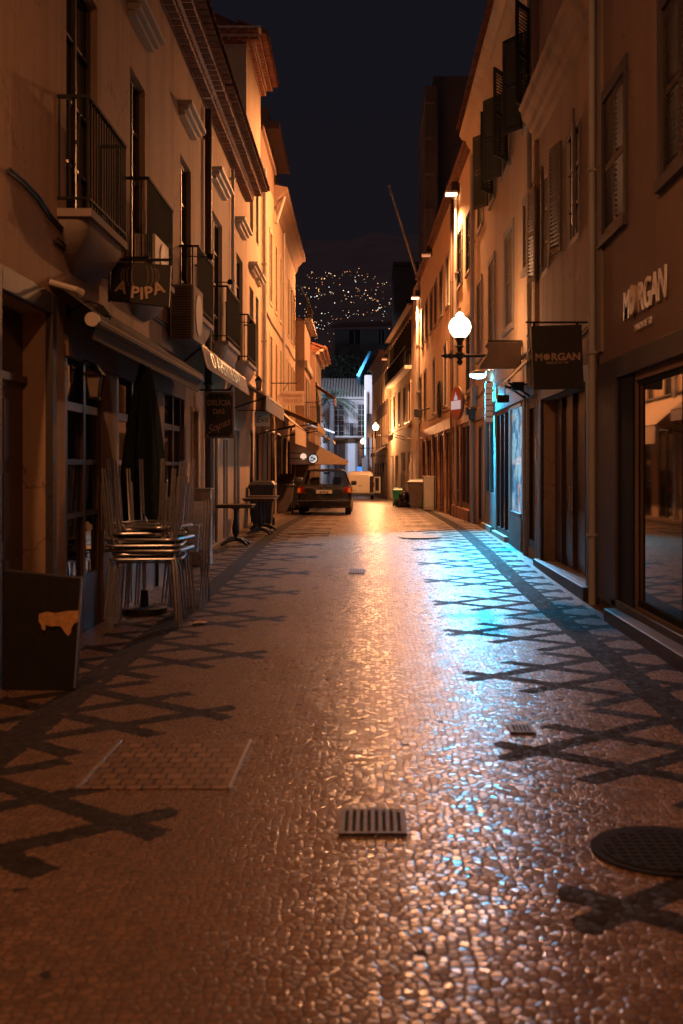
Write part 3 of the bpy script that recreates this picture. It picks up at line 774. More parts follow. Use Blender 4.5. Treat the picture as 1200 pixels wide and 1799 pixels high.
# tile eave also along its near gable
gb = MB(); X_ = FL.T((26.12, 0, 0)).x
for k in range(24):
    x = X_ + .3 - k*.235
    gb.box(x-.2, x, 25.95, 26.12, 11.60, 11.65); gb.box(x-.2, x, 25.78, 26.12, 11.74, 11.79)
gb.build('gable_tiles', m['tile'], LC)
gb = MB(); gb.box(X_-5.2, X_+.3, 25.97, 26.12, 11.651, 11.735); gb.box(X_-5.2, X_+.36, 25.80, 26.12, 11.792, 11.86); gb.build('gable_mortar', m['mortar'], LC)
# long house with cornice
T4 = [31.2, 33.3, 35.4, 37.5, 39.6, 41.6, 43.4, 45.0]
A = [(s_-.42, s_+.42, 6.5, 8.6) for s_ in T4]; B = [(s_-.42, s_+.42, 3.4, 5.5) for s_ in T4]
Cc = [(30.6, 32.4, .0, 2.7, .2), (33.2, 35.0, .0, 2.7, .2), (35.8, 37.8, 0, 2.7, .2), (38.6, 40.4, 0, 2.7, .2), (41.2, 43.2, -.1, 2.6, .2), (43.8, 45.8, -.1, 2.6, .2)]
LD = building('townhouse', FL, 29.92, 46.3, 9.9, m['peach'], A + B + Cc, 'long house of narrow tall windows with a deep overhanging cornice')
for q in A + B: window(LD, FL, *q, kind='glass', trim=.08, trimmat='cream', depth=.045, sill=False, frame='shutterdark', pane='glassold')
for q in Cc: framed(LD, FL, q, m['framedark'], -.05, 2, name='shop_window')
b = FL.mb(); b.prism([(34.6, v, w) for v, w in [(0, 9.7), (.06, 9.75), (.1, 9.95), (.3, 10.15), (.42, 10.2), (.42, 10.32), (0, 10.4)]], (11.9, 0, 0)); b.build('cornice', m['tan'], LD)
b = FL.mb(); b.box(30.0, 34.6, -2.5, 0.0, 9.92, 10.7); b.box(29.95, 34.65, -2.6, .08, 10.7, 10.82)
b.box(35, 40, -3.2, -.25, 9.92, 12.2); b.box(34.8, 40.2, -3.3, .15, 12.2, 12.45); b.box(34.9, 36, -3.2, -.2, 12.45, 12.9); b.build('parapet', m['tan'], LD)
downpipe(LD, FL, 30.2, 0, 9.7, v=.08, r=.06, mat='pvc'); downpipe(LD, FL, 38.5, 2.9, 9.7, v=.06, r=.04, mat='pvc')
b = FL.mb(); b.tube([(34.2, .1, 9.1), (35.0, .3, 10.1)], .05); b.build('drainpipe', m['palestone'], LD)
# protruding houses at the far left end
A = [(47.2, 48.2, 3.4, 5.4), (49.6, 50.6, 3.4, 5.4), (47.2, 48.2, -.1, 2.3), (49.4, 50.8, -.1, 2.3)]
LE = building('townhouse', FL5, 46.33, 52, 7.7, m['tan'], A, 'projecting grimy house with a cluttered iron roof terrace')
for q in A: window(LE, FL5, *q, kind='glass', trim=.07, depth=.12, frame='shutterdark', pane='glassold')
b = FL5.mb(); b.box(46.33, 52, -.3, .12, 5.75, 6.05); b.box(46.4, 52, .0, .3, 7.7, 7.82); b.build('cornice', m['stone'], LE)
r = FL5.mb()
for k in range(20): r.box(46.4+k*.29, 46.43+k*.29, .1, .12, 7.8, 8.7)
r.box(46.4, 52, .09, .13, 8.7, 8.74); r.tube([(47, -.5, 7.8), (47, -.5, 9.3)], .02); r.tube([(46.6, -.2, 9.2), (51, .2, 8.6)], .015)
r.build('railing', m['iron'], LE)
balcony(LE, FL5, 47.0, 50.8, 3.35, .5, corbel=False)
A = [(53, 54.2, 3.2, 5.2), (56, 57.2, 3.2, 5.2), (53, 55, -.3, 2.1), (56, 58, -.3, 2.1)]
LF = building('townhouse', F(-2.05, -.0125, 1), 52.05, 60, 7.0, m['tan'], A, 'last house of the left row with red brown window awnings')
FLF = F(-2.05, -.0125, 1)
for q in A: window(LF, FLF, *q, kind='glass', trim=.07, depth=.12, frame='shutterdark', pane='glassold')
beirado(LF, FLF, 52.05, 60, 6.85, tm='tile')

# ================================================================== END OF THE STREET
LW = thing('manor_house', (-2, 98, G(98)), 'white manor with tall windows and a long iron balcony closing the street', 'building')
y0 = 98; gz = -.9
def px(x, Y): return (x - VX) / FPX * Y
def hz(y, Y): return 1.6 + (VY - y) / FPX * Y
b = MB()
xs = [px(563, y0), px(582, y0), px(606, y0), px(627, y0), px(643, y0), 9]
Wd = [(px(583, y0), px(605, y0), hz(767, y0), hz(710, y0)), (px(628, y0), px(643, y0), hz(767, y0), hz(710, y0)), (px(580, y0), px(607, y0), -.9, hz(774, y0)), (px(628, y0), px(648, y0), -.3, hz(774, y0))]
FW = F(0, 0, 1)
FW.T = lambda p: Vector((p[0], y0 - p[1], p[2]))
ss = sorted({px(563, y0), 10, *[q for w_ in Wd for q in w_[:2]]}); ww = sorted({-1.6, hz(700, y0), *[q for w_ in Wd for q in w_[2:]]})
for a, c in zip(ss, ss[1:]):
    for d, e in zip(ww, ww[1:]):
        if any(w_[0]-1e-6 < (a+c)/2 < w_[1] and w_[2] < (d+e)/2 < w_[3] for w_ in Wd): continue
        b.box(a, c, y0, y0+.35, d, e)
b.box(px(563, y0), 10, y0+.4, y0+9, -1.6, hz(700, y0)); b.build('wall', m['white'], LW)
for w_ in Wd[:2]: window(LW, FW, *w_, kind='glass', trim=.38, trimmat='palestone', depth=.14, cols=2, rows=6, frame='frame', pane='glassold', sill=False)
for w_ in Wd[2:]: window(LW, FW, *w_, kind='glass', trim=.2, trimmat='stone', depth=.14, cols=2, rows=1, frame='shutterdark', pane='glassold', sill=False)
b = FW.mb()
for w_ in Wd[:2]: b.box(w_[0]-.6, w_[1]+.6, 0, .35, w_[3]+.42, w_[3]+.62)
b.build('window_hood', m['palestone'], LW)
bs = FW.mb(); bs.box(px(571, y0), 1.5, .36, 1.1, hz(769, y0), hz(766.5, y0)); bs = bs.build('balcony', m['palestone'], LW)
r = FW.mb(); zb, zt = hz(766.5, y0), hz(745, y0)
r.box(px(571, y0), 1.5, 1.02, 1.07, zt-.05, zt); r.box(px(571, y0), 1.5, 1.02, 1.07, zb+.1, zb+.14)
k = 0
x = px(571, y0)
while x < 1.5: r.box(x-.014, x+.014, 1.03, 1.06, zb, zt); x += .16
for q in (px(571, y0), px(598, y0), px(617, y0), px(619.5, y0)): r.box(q-.045, q+.045, 1.0, 1.09, zb, zt+.05)
r.build('railing', m['iron'], bs)
rt = MB()
zr = hz(700, y0)
x = px(560, y0)
while x < 10:
    rt.prism([(x-.11, y0-.5, zr), (x+.11, y0-.5, zr), (x+.06, y0-.5, zr+.11), (x-.06, y0-.5, zr+.11)], (0, 4.5, 2.0)); x += .26
rt.box(px(560, y0), 10, y0-.42, y0+.3, zr-.08, zr-.01)
rt.build('roof', m['palestone'], LW)

# dark house up the slope behind
LH = thing('hillside_house', (0, 150, 0), 'large unlit house behind the trees with a pale roof edge', 'building')
Y = 150
b = MB(); b.box(px(588, Y), px(700, Y), Y, Y+10, -1, hz(578, Y)); b.build('wall', m['dimwall'], LH)
b = MB(); b.prism([(px(583, Y), Y-1, hz(578, Y)), (px(705, Y), Y-1, hz(574, Y)), (px(700, Y), Y+5, hz(560, Y)), (px(600, Y), Y+5, hz(562, Y))], (0, 0, .35)); b.build('roof', m['tiledark'], LH)
for xa, xb, ya, yb in ((612, 634, 604, 580), (664, 676, 604, 580)):
    b = MB(); b.box(px(xa, Y), px(xb, Y), Y-.12, Y-.02, hz(ya, Y), hz(yb, Y)); w = b.build('window', m['glassold'], LH)
    b = MB()
    for q in (xa, (xa+xb)/2, xb): b.box(px(q, Y)-.06, px(q, Y)+.06, Y-.2, Y-.121, hz(ya, Y), hz(yb, Y))
    b.build('frame', m['grime'], w)

# hill with its scattered lights
nn = N('hill_night'); f = nn.ramp(nn.noise(.02, 6, .7, nn.pos()), .35, .7)
nn.link(nn.mix(f, (.17, .155, .17), (.27, .24, .25)), nn.b.inputs['Base Color']); nn.b.inputs['Roughness'].default_value = 1
h = MB(); rnd = random.Random(3)
def hill_z(x, y): 
    t = max(0, (y - 200) / 1100)
    return -2 + 265*(t**.85) + (9*math.sin(x*.021+1)+7*math.sin(x*.05+y*.01))*min(1, t*3)
gx = [-900 + 60*i for i in range(31)]; gy = [200 + 50*i for i in range(23)]
for a, c in zip(gx, gx[1:]):
    for d, e in zip(gy, gy[1:]): h.face([(a, d, hill_z(a, d)), (c, d, hill_z(c, d)), (c, e, hill_z(c, e)), (a, e, hill_z(a, e))])
o = h.build('hill', nn.m, weld=True, smooth=True); o['kind'] = 'structure'; o.modifiers.clear()
cols = {'amber': (1, .50, .22), 'white': (1, .85, .68), 'cool': (.5, .85, 1), 'red': (1, .2, .1)}
lm = {k: simple('hill_lamp_' + k, c, .5, emit=c, es=2.8) for k, c in cols.items()}
meshes = {}
for k in cols:
    b = MB(); b.sphere((0, 0, 0), 1, 3); t = b.build('hillside_light', lm[k]); meshes[k] = t.data; bpy.data.objects.remove(t)
rnd = random.Random(11)
pts = [(529, 459), (571, 471), (572, 479), (578, 480), (581, 481), (606, 478), (615, 477), (628, 478), (630, 484), (589, 486), (566, 496), (586, 497), (625, 495), (624, 487), (626, 506), (629, 508), (640, 491), (642, 496), (656, 490), (659, 486), (672, 498), (560, 512), (580, 513), (612, 513), (606, 519), (608, 525), (617, 531), (636, 520), (642, 527), (653, 522), (663, 529), (687, 525), (691, 512), (673, 513), (561, 517), (536, 505), (532, 506), (555, 516), (557, 520), (600, 529), (613, 546), (623, 551), (629, 546), (608, 554), (655, 545), (661, 546), (663, 545), (673, 552), (684, 532), (686, 540), (690, 541), (519, 551), (571, 551), (577, 549), (583, 556), (577, 567), (577, 571), (545, 567), (553, 591), (554, 595), (555, 610), (558, 611), (562, 612), (580, 608), (556, 628), (571, 608), (560, 570), (565, 571), (666, 541), (597, 500), (645, 533), (544, 488), (556, 489), (565, 490), (588, 484), (636, 484), (646, 486), (548, 478)]
for i in range(95): pts.append((rnd.uniform(522, 700), rnd.uniform(476, 600)))
for (ax_, ay_, bx_, by_) in ((540, 486, 640, 476), (600, 520, 690, 500), (545, 572, 600, 566), (620, 552, 690, 540), (520, 512, 590, 522), (640, 505, 668, 540)):
    for i in range(11): q = rnd.random(); pts.append((ax_+(bx_-ax_)*q, ay_+(by_-ay_)*q+6*math.sin(q*5)+rnd.uniform(-1.5, 1.5)))
for x, y in pts:
    # march the sight line up the slope to find where this lamp stands
    Y = 210
    while Y < 1290 and hill_z(px(x, Y), Y) + 3 < hz(y, Y): Y += 4
    k = rnd.choices(list(cols), (14, 5, 1.3, 1))[0]
    o = bpy.data.objects.new('hillside_light', meshes[k]); COL.objects.link(o)
    o.location = (px(x, Y), Y, hz(y, Y)); r_ = Y/FPX*rnd.choice((.22, .28, .36, .5, .7)); o.scale = (r_*rnd.choice((1, 1, 1, 1.8)), r_, r_)
    tag(o, 'tiny %s lamp shining among the houses of the dark hill' % {'amber': 'amber', 'white': 'white', 'cool': 'bluish', 'red': 'red'}[k], 'light', {'amber': 'amber', 'white': 'white', 'cool': 'bluish', 'red': 'red'}[k] + ' lights scattered over the dark hill')

# trees
def tree(x, Y, base, top, rad, label, seed, n=900, trunk=.22, sq=.7, leafs=.22):
    rr = random.Random(seed); t = thing('broadleaf_tree', (x, Y, base), label, 'tree', 'trees behind the white manor')
    b = MB(); cz = top - rad*sq
    b.tube([(x, Y, base), (x+.1, Y, base+(cz-base)*.5), (x, Y, cz)], [trunk, trunk*.8, trunk*.4], 8)
    for k in range(7):
        an = rr.uniform(0, 6.28); b.tube([(x, Y, cz - rad*.6), (x+math.cos(an)*rad*.6, Y+math.sin(an)*rad*.6, cz+rr.uniform(-.2, .6)*rad*sq)], [trunk*.35, .03], 6)
    b.build('trunk', m['bark'], t)
    b = MB(); cl = [(rr.uniform(-.7, .7)*rad, rr.uniform(-.7, .7)*rad, rr.uniform(-.6, .7)*rad*sq, rr.uniform(.25, .5)*rad) for _ in range(14)]
    for k in range(n):
        c = rr.choice(cl); u = Vector((rr.gauss(0, 1), rr.gauss(0, 1), rr.gauss(0, 1))).normalized() * c[3] * rr.uniform(.6, 1.05)
        p = Vector((x + c[0], Y + c[1], cz + c[2])) + u
        a = Vector((rr.gauss(0, 1), rr.gauss(0, 1), rr.gauss(0, .6))).normalized()*leafs; d = a.cross(Vector((rr.gauss(0, 1), rr.gauss(0, 1), rr.gauss(0, 1)))).normalized()*leafs*.6
        b.face([p-a, p+d, p+a, p-d])
    b.build('crown', m['foliage'], t); return t
tree(-5.5, 112, -1, 12.2, 4.2, 'dark broadleaf tree at the left end of the manor roof', 1)
tree(-3.4, 118, -1, 13.4, 4.5, 'dark broadleaf tree rising over the middle of the manor roof', 2)
tree(-.9, 114, -1, 12.6, 4.0, 'dark broadleaf tree over the right part of the manor roof', 3)
tree(-8.5, 110, -1, 11.5, 3.8, 'dark broadleaf tree half hidden behind the left row of houses', 4)
tree(-6.2, 88, -1, 6.5, 2.4, 'bushy dark tree in the gap left of the white manor', 5, leafs=.16)
# palm in front of the manor
pt = thing('palm_tree', (px(583, 93), 93, G(93)), 'tall slim palm with drooping fronds in front of the white manor', 'tree')
xp = px(583, 93)
b = MB(); zt = hz(706, 93); b.tube([(xp, 93, -1), (xp-.05, 93, 3), (xp+.03, 93, zt)], [.30, .24, .22], 12); b.sphere((xp, 93, zt), .38, 6); b.build('trunk', m['bark'], pt, smooth=True)
b = MB(); rr = random.Random(5)
for k in range(30):
    an = k*2.4; el = rr.uniform(-.1, 1.35); L_ = rr.uniform(1.9, 2.6); pr = None
    for j in range(9):
        t = j/8; hor = L_*t*math.cos(el*(1-.2*t)); up_ = L_*t*math.sin(el) - .9*t*t*L_*.6
        p = Vector((xp+math.cos(an)*hor, 93+math.sin(an)*hor, zt+.2+up_))
        if pr is not None:
            d = (p-pr); sd = Vector((-math.sin(an), math.cos(an), 0))
            b.beam(pr, p, .03)
            for sg in (-1, 1):
                for q in (0, .5):
                    c0 = pr + d*q; tip = c0 + sd*sg*.45*(1-.6*t) + d*.8 + Vector((0, 0, -.22))
                    b.face([c0, c0+d*.3, tip])
        pr = p
b.build('crown', m['foliage'], pt)
# ================================================================== OBJECTS
def bracket_lamp(x, y, h, wallx, label, dia=.40, power=60, lights=True):
    """cast iron arm from the wall carrying a glass globe"""
    z = G(y)
    t = thing('globe_street_lamp', (wallx, y, h - .62), label, 'street lamp', 'globe lamps on iron arms')
    b = MB(); za = h - .50
    b.tube([(wallx-.02, y, za), (x-.26, y, za)], .032, 10)
    b.lathe(y, za, [(.01, x-.33), (.02, x-.30), (.055, x-.24), (.03, x-.21), (.07, x-.16), (.035, x-.12), (.035, x)], 10, 'x')
    b.box(wallx-.04, wallx, y-.07, y+.07, za-.22, za+.22)
    b.tube([(wallx-.03, y, za-.2), (wallx-.25, y, za-.18), (wallx-.5, y, za-.02)], .015, 6)
    b.build('arm', m['ironlamp'], t, smooth=True)
    b = MB(); b.lathe(x, y, [(.01, za-.17), (.05, za-.14), (.055, za-.10), (.03, za-.07), (.07, za-.03), (.075, za+.04), (.04, za+.07), (.05, za+.14), (.085, za+.16), (.05, za+.18), (.055, za+.24), (.09, za+.30), (.10, za+.34), (.01, za+.345)], 16)
    b.build('lamp_holder', m['ironlamp'], t, smooth=True)
    r = dia/2; b = MB()
    b.lathe(x, y, [(.02, h-r*.95), (.09, h-r*.93), (r*.62, h-r*.78), (r*.88, h-r*.42), (r, h), (r*.93, h+r*.38), (r*.72, h+r*.72), (r*.45, h+r*.90), (r*.34, h+r*.98), (r*.36, h+r*1.1), (r*.28, h+r*1.22), (r*.14, h+r*1.32), (.01, h+r*1.38)], 24)
    g = b.build('glass_globe', m['globe'], t, smooth=True); g.visible_shadow = True
    b = MB(); b.lathe(x, y, [(.018, h+r*1.37), (.012, h+r*1.5), (.02, h+r*1.58), (.002, h+r*1.8)], 8); b.build('finial', m['ironlamp'], t)
    g.visible_shadow = False
    if lights:
        l = bpy.data.lights.new('lamp_light', 'POINT'); l.energy = power; l.color = (1, .41, .15); l.shadow_soft_size = r*.9
        o = bpy.data.objects.new('lamp_light', l); COL.objects.link(o); o.location = Vector((x, y, h)) - t.location; o.parent = t
    return t
bracket_lamp(1.53, 19.5, 4.05, 2.6, 'large glowing globe lamp beside the taupe hanging sign', power=PW['globe'])
bracket_lamp(.17, 66, 3.95, 1.2, 'glowing globe lamp farther down the street by the cream gallery house', power=PW['globe2'])
bracket_lamp(-.76, 86, 3.55, .11, 'small glowing globe lamp beside the blue light tube', power=160)

def flood(fac, s, h, label, mat, power, spot=True, out=.34, size=.34):
    p = fac.T((s, 0, h)); t = thing('wall_floodlight', p, label, 'lamp', 'sodium floodlights on the peach block')
    b = fac.mb(); b.tube([(s, .0, h+.16), (s, out*.7, h+.12)], .022); b.box(s-.12, s+.12, 0, .03, h, h+.3)
    b.box(s-.15, s+.15, .04, .22, h+.12, h+.34); b.build('bracket', m['ironlamp'], t)
    b = fac.mb(); b.box(s-.13, s+.13, .06, .06+size, h+.03, h+.10); b.build('housing', m['pvc'], t, bevel=.01)
    b = fac.mb(); b.box(s-.12, s+.12, .07, .05+size, h-.03, h+.029); b.build('lamp_glass', m[mat], t, bevel=.01)
    if power:
        l = bpy.data.lights.new('lamp_light', 'SPOT'); l.energy = power; l.color = SODIUM; l.shadow_soft_size = .12; l.spot_size = R(165); l.spot_blend = .35
        o = bpy.data.objects.new('lamp_light', l); COL.objects.link(o); o.location = fac.T((s, .42, h-.07)) - p; o.parent = t
        n = fac.n; d = Vector((n[0]*.75, n[1]*.75, -1)); o.rotation_euler = d.to_track_quat('-Z', 'Y').to_euler()
    return t
flood(FR3, 31.9, 9.42, 'lit sodium floodlight bracketed high beside the end of the tiled eaves', 'tube', PW['flood'])
flood(FR3, 42.2, 9.62, 'unlit floodlight bracketed under the roof edge between the two lit ones', 'tubedim', 0)
flood(FR3, 49.1, 9.05, 'lit sodium floodlight at the far corner of the peach block below the flagpole', 'tube', PW['flood'])
if PW['back']:  # two added floodlights out of view, fill light for the near walls
    flood(FR, -1.5, 9.3, 'added out-of-view sodium floodlight high on the shop house with MORGAN lettering', 'tube', PW['back2'])
    flood(FL, 4.6, 7.45, 'added out-of-view sodium floodlight under the eave of the stained ochre house', 'tube', PW['back'])
# lamps farther on light the slope
flood(FR4, 70.5, 8.4, 'small sodium lamp on the far end of the gallery house', 'tubedim', PW['far'])

# led flood over the shop and its sign
t = thing('led_floodlight', FR.T((24.3, 0, 3.6)), 'bright bluish white oval floodlight over the shop sign', 'lamp')
b = FR.mb(); b.tube([(23.9, 0, 3.68), (24.0, .12, 3.68), (24.3, .16, 3.64)], .018); b.build('bracket', m['alu'], t)
hd = MB(); hd.lathe(0, 0, [(.02, .10), (.08, .07), (.13, .0)], 16); hd.v = [(2.6-.30+x*1.5, 24.3+y, 3.62+z) for x, y, z in hd.v]; hd.build('housing', m['pvc'], t, smooth=True)
hd = MB(); hd.lathe(0, 0, [(.12, -.001), (.11, -.05), (.06, -.085), (.01, -.09)], 16); hd.v = [(2.6-.30+x*1.5, 24.3+y, 3.62+z) for x, y, z in hd.v]; hd.build('lamp_glass', m['ledblue'], t, smooth=True)
l = bpy.data.lights.new('lamp_light', 'SPOT'); l.energy = PW['led']; l.color = (.0, .44, .82); l.shadow_soft_size = .14; l.spot_size = R(98); l.spot_blend = .8
o = bpy.data.objects.new('lamp_light', l); COL.objects.link(o); o.location = Vector((2.26, 24.25, 3.5)) - t.location; o.parent = t
o.rotation_euler = Vector((.10, -3.7, -5)).to_track_quat('-Z', 'Y').to_euler()
t = thing('shop_sign', FR.T((23.6, 0, 2.6)), 'narrow vertical red and white lettered sign under the bluish floodlight', 'sign')
b = FR.mb(); b.box(23.6, 23.66, .05, .20, 2.52, 3.42); b.box(23.6, 23.64, 0, .05, 2.7, 2.74); b.box(23.6, 23.64, 0, .05, 3.2, 3.24); b.build('panel', m['red'], t, bevel=.01)
b = FR.mb(); rr = random.Random(4)
for k in range(7): z = 2.55+k*.122; b.box(23.575, 23.6, .04+rr.uniform(0, .02), .19+rr.uniform(0, .03), z, z+.098)
for k in range(6): z = 2.6+k*.13; b.box(23.60, 23.65, .2, .215, z, z+.08)
b.build('lettering', m['letterwhite'], t)

# taupe sign with scrolled edge
t = thing('hanging_sign', FR.T((19.3, 0, 3.3)), 'taupe hanging sign with a scrolled slanting left edge', 'sign')
X = lambda x, Y=19.3: px(x, Y)
P = [(841, 648), (846, 637), (853, 627), (857, 617), (855, 611), (851, 609), (855, 603), (860, 601), (918, 601), (915, 620), (913, 648)]
b = MB(); b.prism([(X(x), 19.28, hz(y, 19.3)) for x, y in P], (0, .05, 0)); b.build('panel', m['signtaupe'], t, bevel=.004)
b = MB(); b.tube([(X(857), 19.3, hz(600, 19.3)+.01), (2.6, 19.3, hz(600, 19.3)+.01)], .014); b.tube([(2.55, 19.3, hz(600, 19.3)), (2.55, 19.3, hz(650, 19.3))], .012); b.build('bracket', m['iron'], t)
# grey service boxes by the pipe
t = thing('service_box', FR.T((28.4, 0, 2.9)), 'dark grey alarm boxes fixed beside the pale drainpipe', 'box')
b = FR.mb(); b.box(27.6, 27.9, 0, .14, 3.1, 3.62); b.build('case', m['pvc'], t, bevel=.015)
b = FR.mb(); b.box(27.7, 28.0, 0, .2, 2.78, 3.05); b.box(27.8, 27.9, .2, .27, 2.9, 3.1); b.build('case', m['plastic'], t, bevel=.015)

# awning and camera over the display window
def awning(fac, s0, s1, wt, out, drop, val, mat, label, name='awning', frame=True, scallop=False, side=False, text_=None, valslant=.0):
    t = thing(name, fac.T((s0, 0, wt)), label, 'awning')
    b = fac.mb(); n_ = 16
    for k in range(n_):      # slightly sagging cloth, double skinned
        a, c = s0+(s1-s0)*k/n_, s0+(s1-s0)*(k+1)/n_
        sg = lambda q: .03*math.sin(math.pi*(q-s0)/(s1-s0)*3)**2
        b.hexa([(a, 0, wt), (c, 0, wt), (c, out/2, wt-drop/2-sg(c)), (a, out/2, wt-drop/2-sg(a))], [(a, 0, wt-.012), (c, 0, wt-.012), (c, out/2, wt-drop/2-.012-sg(c)), (a, out/2, wt-drop/2-.012-sg(a))])
        b.hexa([(a, out/2, wt-drop/2-sg(a)), (c, out/2, wt-drop/2-sg(c)), (c, out, wt-drop), (a, out, wt-drop)], [(a, out/2, wt-drop/2-.012-sg(a)), (c, out/2, wt-drop/2-.012-sg(c)), (c, out, wt-drop-.012), (a, out, wt-drop-.012)])
    if side:
        for s_ in (s0, s1): b.prism([(s_, .0, wt-.01), (s_, out, wt-drop-.01), (s_, out, wt-drop-val), (s_, .0, wt-drop-val+.0)], (.008, 0, 0))
    b.build('canopy', m[mat], t)
    b = fac.mb()
    if scallop:
        n_ = max(4, int((s1-s0)/.22))
        for k in range(n_):
            a, c = s0+(s1-s0)*k/n_, s0+(s1-s0)*(k+1)/n_; md = (a+c)/2
            b.prism([(a, out+.004, wt-drop), (c, out+.004, wt-drop), (c, out+.004, wt-drop-val*.75), (md, out+.004, wt-drop-val), (a, out+.004, wt-drop-val*.75)], (0, .006, 0))
    else:
        b.prism([(s0, out+.004, wt-drop), (s1, out+.004, wt-drop), (s1, out+.004+valslant, wt-drop-val), (s0, out+.004+valslant, wt-drop-val)], (0, .008, 0))
    b.build('valance', m[mat], t)
    if frame:
        b = fac.mb(); b.tube([(s0, .05, wt+.04), (s1, .05, wt+.04)], .045, 10); b.tube([(s0, out, wt-drop-.02), (s1, out, wt-drop-.02)], .02)
        for s_ in (s0+.3, s1-.3):
            b.tube([(s_, .05, wt-drop-.25), (s_+.12, out*.5, wt-drop-.12), (s_, out-.02, wt-drop-.03)], .018)
        b.build('roller_and_arms', m['ironlamp'], t, smooth=True)
    return t
awning(FR, 17.75, 18.9, 3.42, .42, .42, .06, 'canvascream', 'short folded cream awning behind the square MORGAN hanging sign')
t = thing('spotlight', FR.T((18.4, 0, 2.7)), 'black spotlight on a rod below the short cream awning', 'lamp')
b = FR.mb(); b.tube([(18.4, 0, 2.98), (18.3, .42, 2.9), (18.3, .42, 2.76)], .012); b.build('rod', m['iron'], t)
b = FR.mb(); b.box(18.22, 18.38, .36, .55, 2.66, 2.78); b.box(18.3, 18.5, .1, .3, 2.86, 3.0); b.build('lamp_head', m['plastic'], t, bevel=.01)

# MORGAN hanging sign
Y = 13.0
t = thing('hanging_sign', (2.6, Y, 2.6), 'square black hanging sign lettered MORGAN on an iron arm', 'shop sign')
b = MB(); b.hexa([(X(938, Y), Y+.0, hz(684, Y)), (X(1026, Y), Y, hz(683, Y)), (X(1026, Y), Y+.09, hz(683, Y)), (X(938, Y), Y+.09, hz(684, Y))],
                 [(X(933, Y), Y, hz(573, Y)), (X(1022, Y), Y, hz(570, Y)), (X(1022, Y), Y+.09, hz(570, Y)), (X(933, Y), Y+.09, hz(573, Y))])
b.build('panel', m['signblack'], t, bevel=.006)
b = MB(); b.box(X(925, Y), 2.6, Y+.03, Y+.06, hz(567, Y), hz(564, Y)); b.box(X(937, Y), X(941, Y), Y+.02, Y+.07, hz(576, Y), hz(567, Y)); b.box(X(1013, Y), X(1017, Y), Y+.02, Y+.07, hz(576, Y), hz(567, Y))
b.build('arm', m['iron'], t)
b = MB(); b.lathe(2.56, Y+.045, [(.001, hz(575, Y)), (.04, hz(573, Y)), (.045, hz(565, Y)), (.04, hz(556, Y)), (.001, hz(554, Y))], 10); b.build('wall_boss', m['alu'], t, smooth=True)
zb = hz(633.5, Y)
sm = m['letterdim']
text('lettering', 'M', sm, t, (X(940, Y), Y-.004, zb), (1, 0, .02), (0, 0, 1), .115, .003, .004, align='LEFT')
text('lettering', 'RGAN', sm, t, (X(968, Y), Y-.004, zb+.004), (1, 0, .02), (0, 0, 1), .115, .003, .004, align='LEFT', sx=1.08)
b = MB(); b.lathe(X(960.5, Y), zb+.042, [(.001, Y-.001), (.038, Y-.001), (.038, Y-.008), (.001, Y-.008)], 18, 'y'); b.build('round_apple_letter', sm, t)
text('lettering', 'MAISON DE TOI', sm, t, (X(979, Y), Y-.004, hz(639, Y)), (1, 0, .02), (0, 0, 1), .036, .002, .0005)

# round red sign, ring sign, camera on the marble shopfront
t = thing('round_sign', FR3.T((30.0, 0, 3.2)), 'tall oval red sign with a white crown and white word band', 'sign')
c = Vector((px(805, 29.6), 29.6, hz(708, 29.6))); an = R(72)
ex = Vector((math.cos(an), -math.sin(an), 0)); ny = Vector((-math.sin(an), -math.cos(an), 0))
def disc(r, z0, z1, sz=1.0, seg=32):
    b = MB(); b.lathe(0, 0, [(.001, z0), (r, z0), (r, z1), (.001, z1)], seg)
    b.v = [tuple(c + ex*x + Vector((0, 0, 1))*y*sz + ny*z) for x, y, z in b.v]; return b
disc(.44, 0, .06).build('rim', m['signtaupe'], t); disc(.41, .061, .066).build('panel', m['red'], t)
b = MB(); b.box(-.33, .33, -.17, .06, .067, .075)
for k, hh in enumerate((.08, .13, .20, .13, .08)): b.box(-.12+k*.05, -.09+k*.05, .075, .08+hh, .067, .075)
b.v = [tuple(c + ex*x + Vector((0, 0, 1))*y + ny*z) for x, y, z in b.v]; b.build('crown_and_band', simple('lit_sign_white', (.8, .85, .9), .4, emit=(.8, .85, 1), es=.3), t)
b = MB(); b.beam(c + ex*.1, FR3.T((30.0, 0, c.z)), .03); b.build('bracket', m['iron'], t)
t = thing('ring_sign', FR3.T((35.2, 0, 3.8)), 'flat black ring sign on the peach wall between first floor windows', 'sign')
b = MB(); b.lathe(0, 0, [(.62, 0), (.70, 0), (.70, .05), (.62, .05), (.62, 0)], 36); b.sphere((0, 0, .03), .3, 6, (1, 1, .1))
for k in range(6): b.beam((0, 0, .03), (.64*math.cos(k*1.05), .64*math.sin(k*1.05), .03), .06, .02)
b.v = [tuple(FR3.T((37.9+x, .06+z, hz(700, 37.3)+y*.9))) for x, y, z in b.v]; b.build('ring', m['iron'], t)
t = thing('security_camera', FR3.T((43.5, 0, 3.4)), 'dark projecting floodlight box low on the peach wall above the shopfront', 'lamp')
b = FR3.mb(); b.box(43.2, 43.8, .3, .62, 3.55, 3.85); b.tube([(43.5, 0, 3.9), (43.5, .35, 3.8)], .03); b.build('case', m['plastic'], t, bevel=.02)

# awnings on the far right
awning(FR4, 53.6, 57.0, 3.75, .9, .55, .3, 'canvascream', 'striped cream awning hanging low from the cream gallery house')
awning(FR4, 70.4, 76, 3.0, .8, .5, .25, 'canvasgrey', 'dusty awning under the second globe lamp')
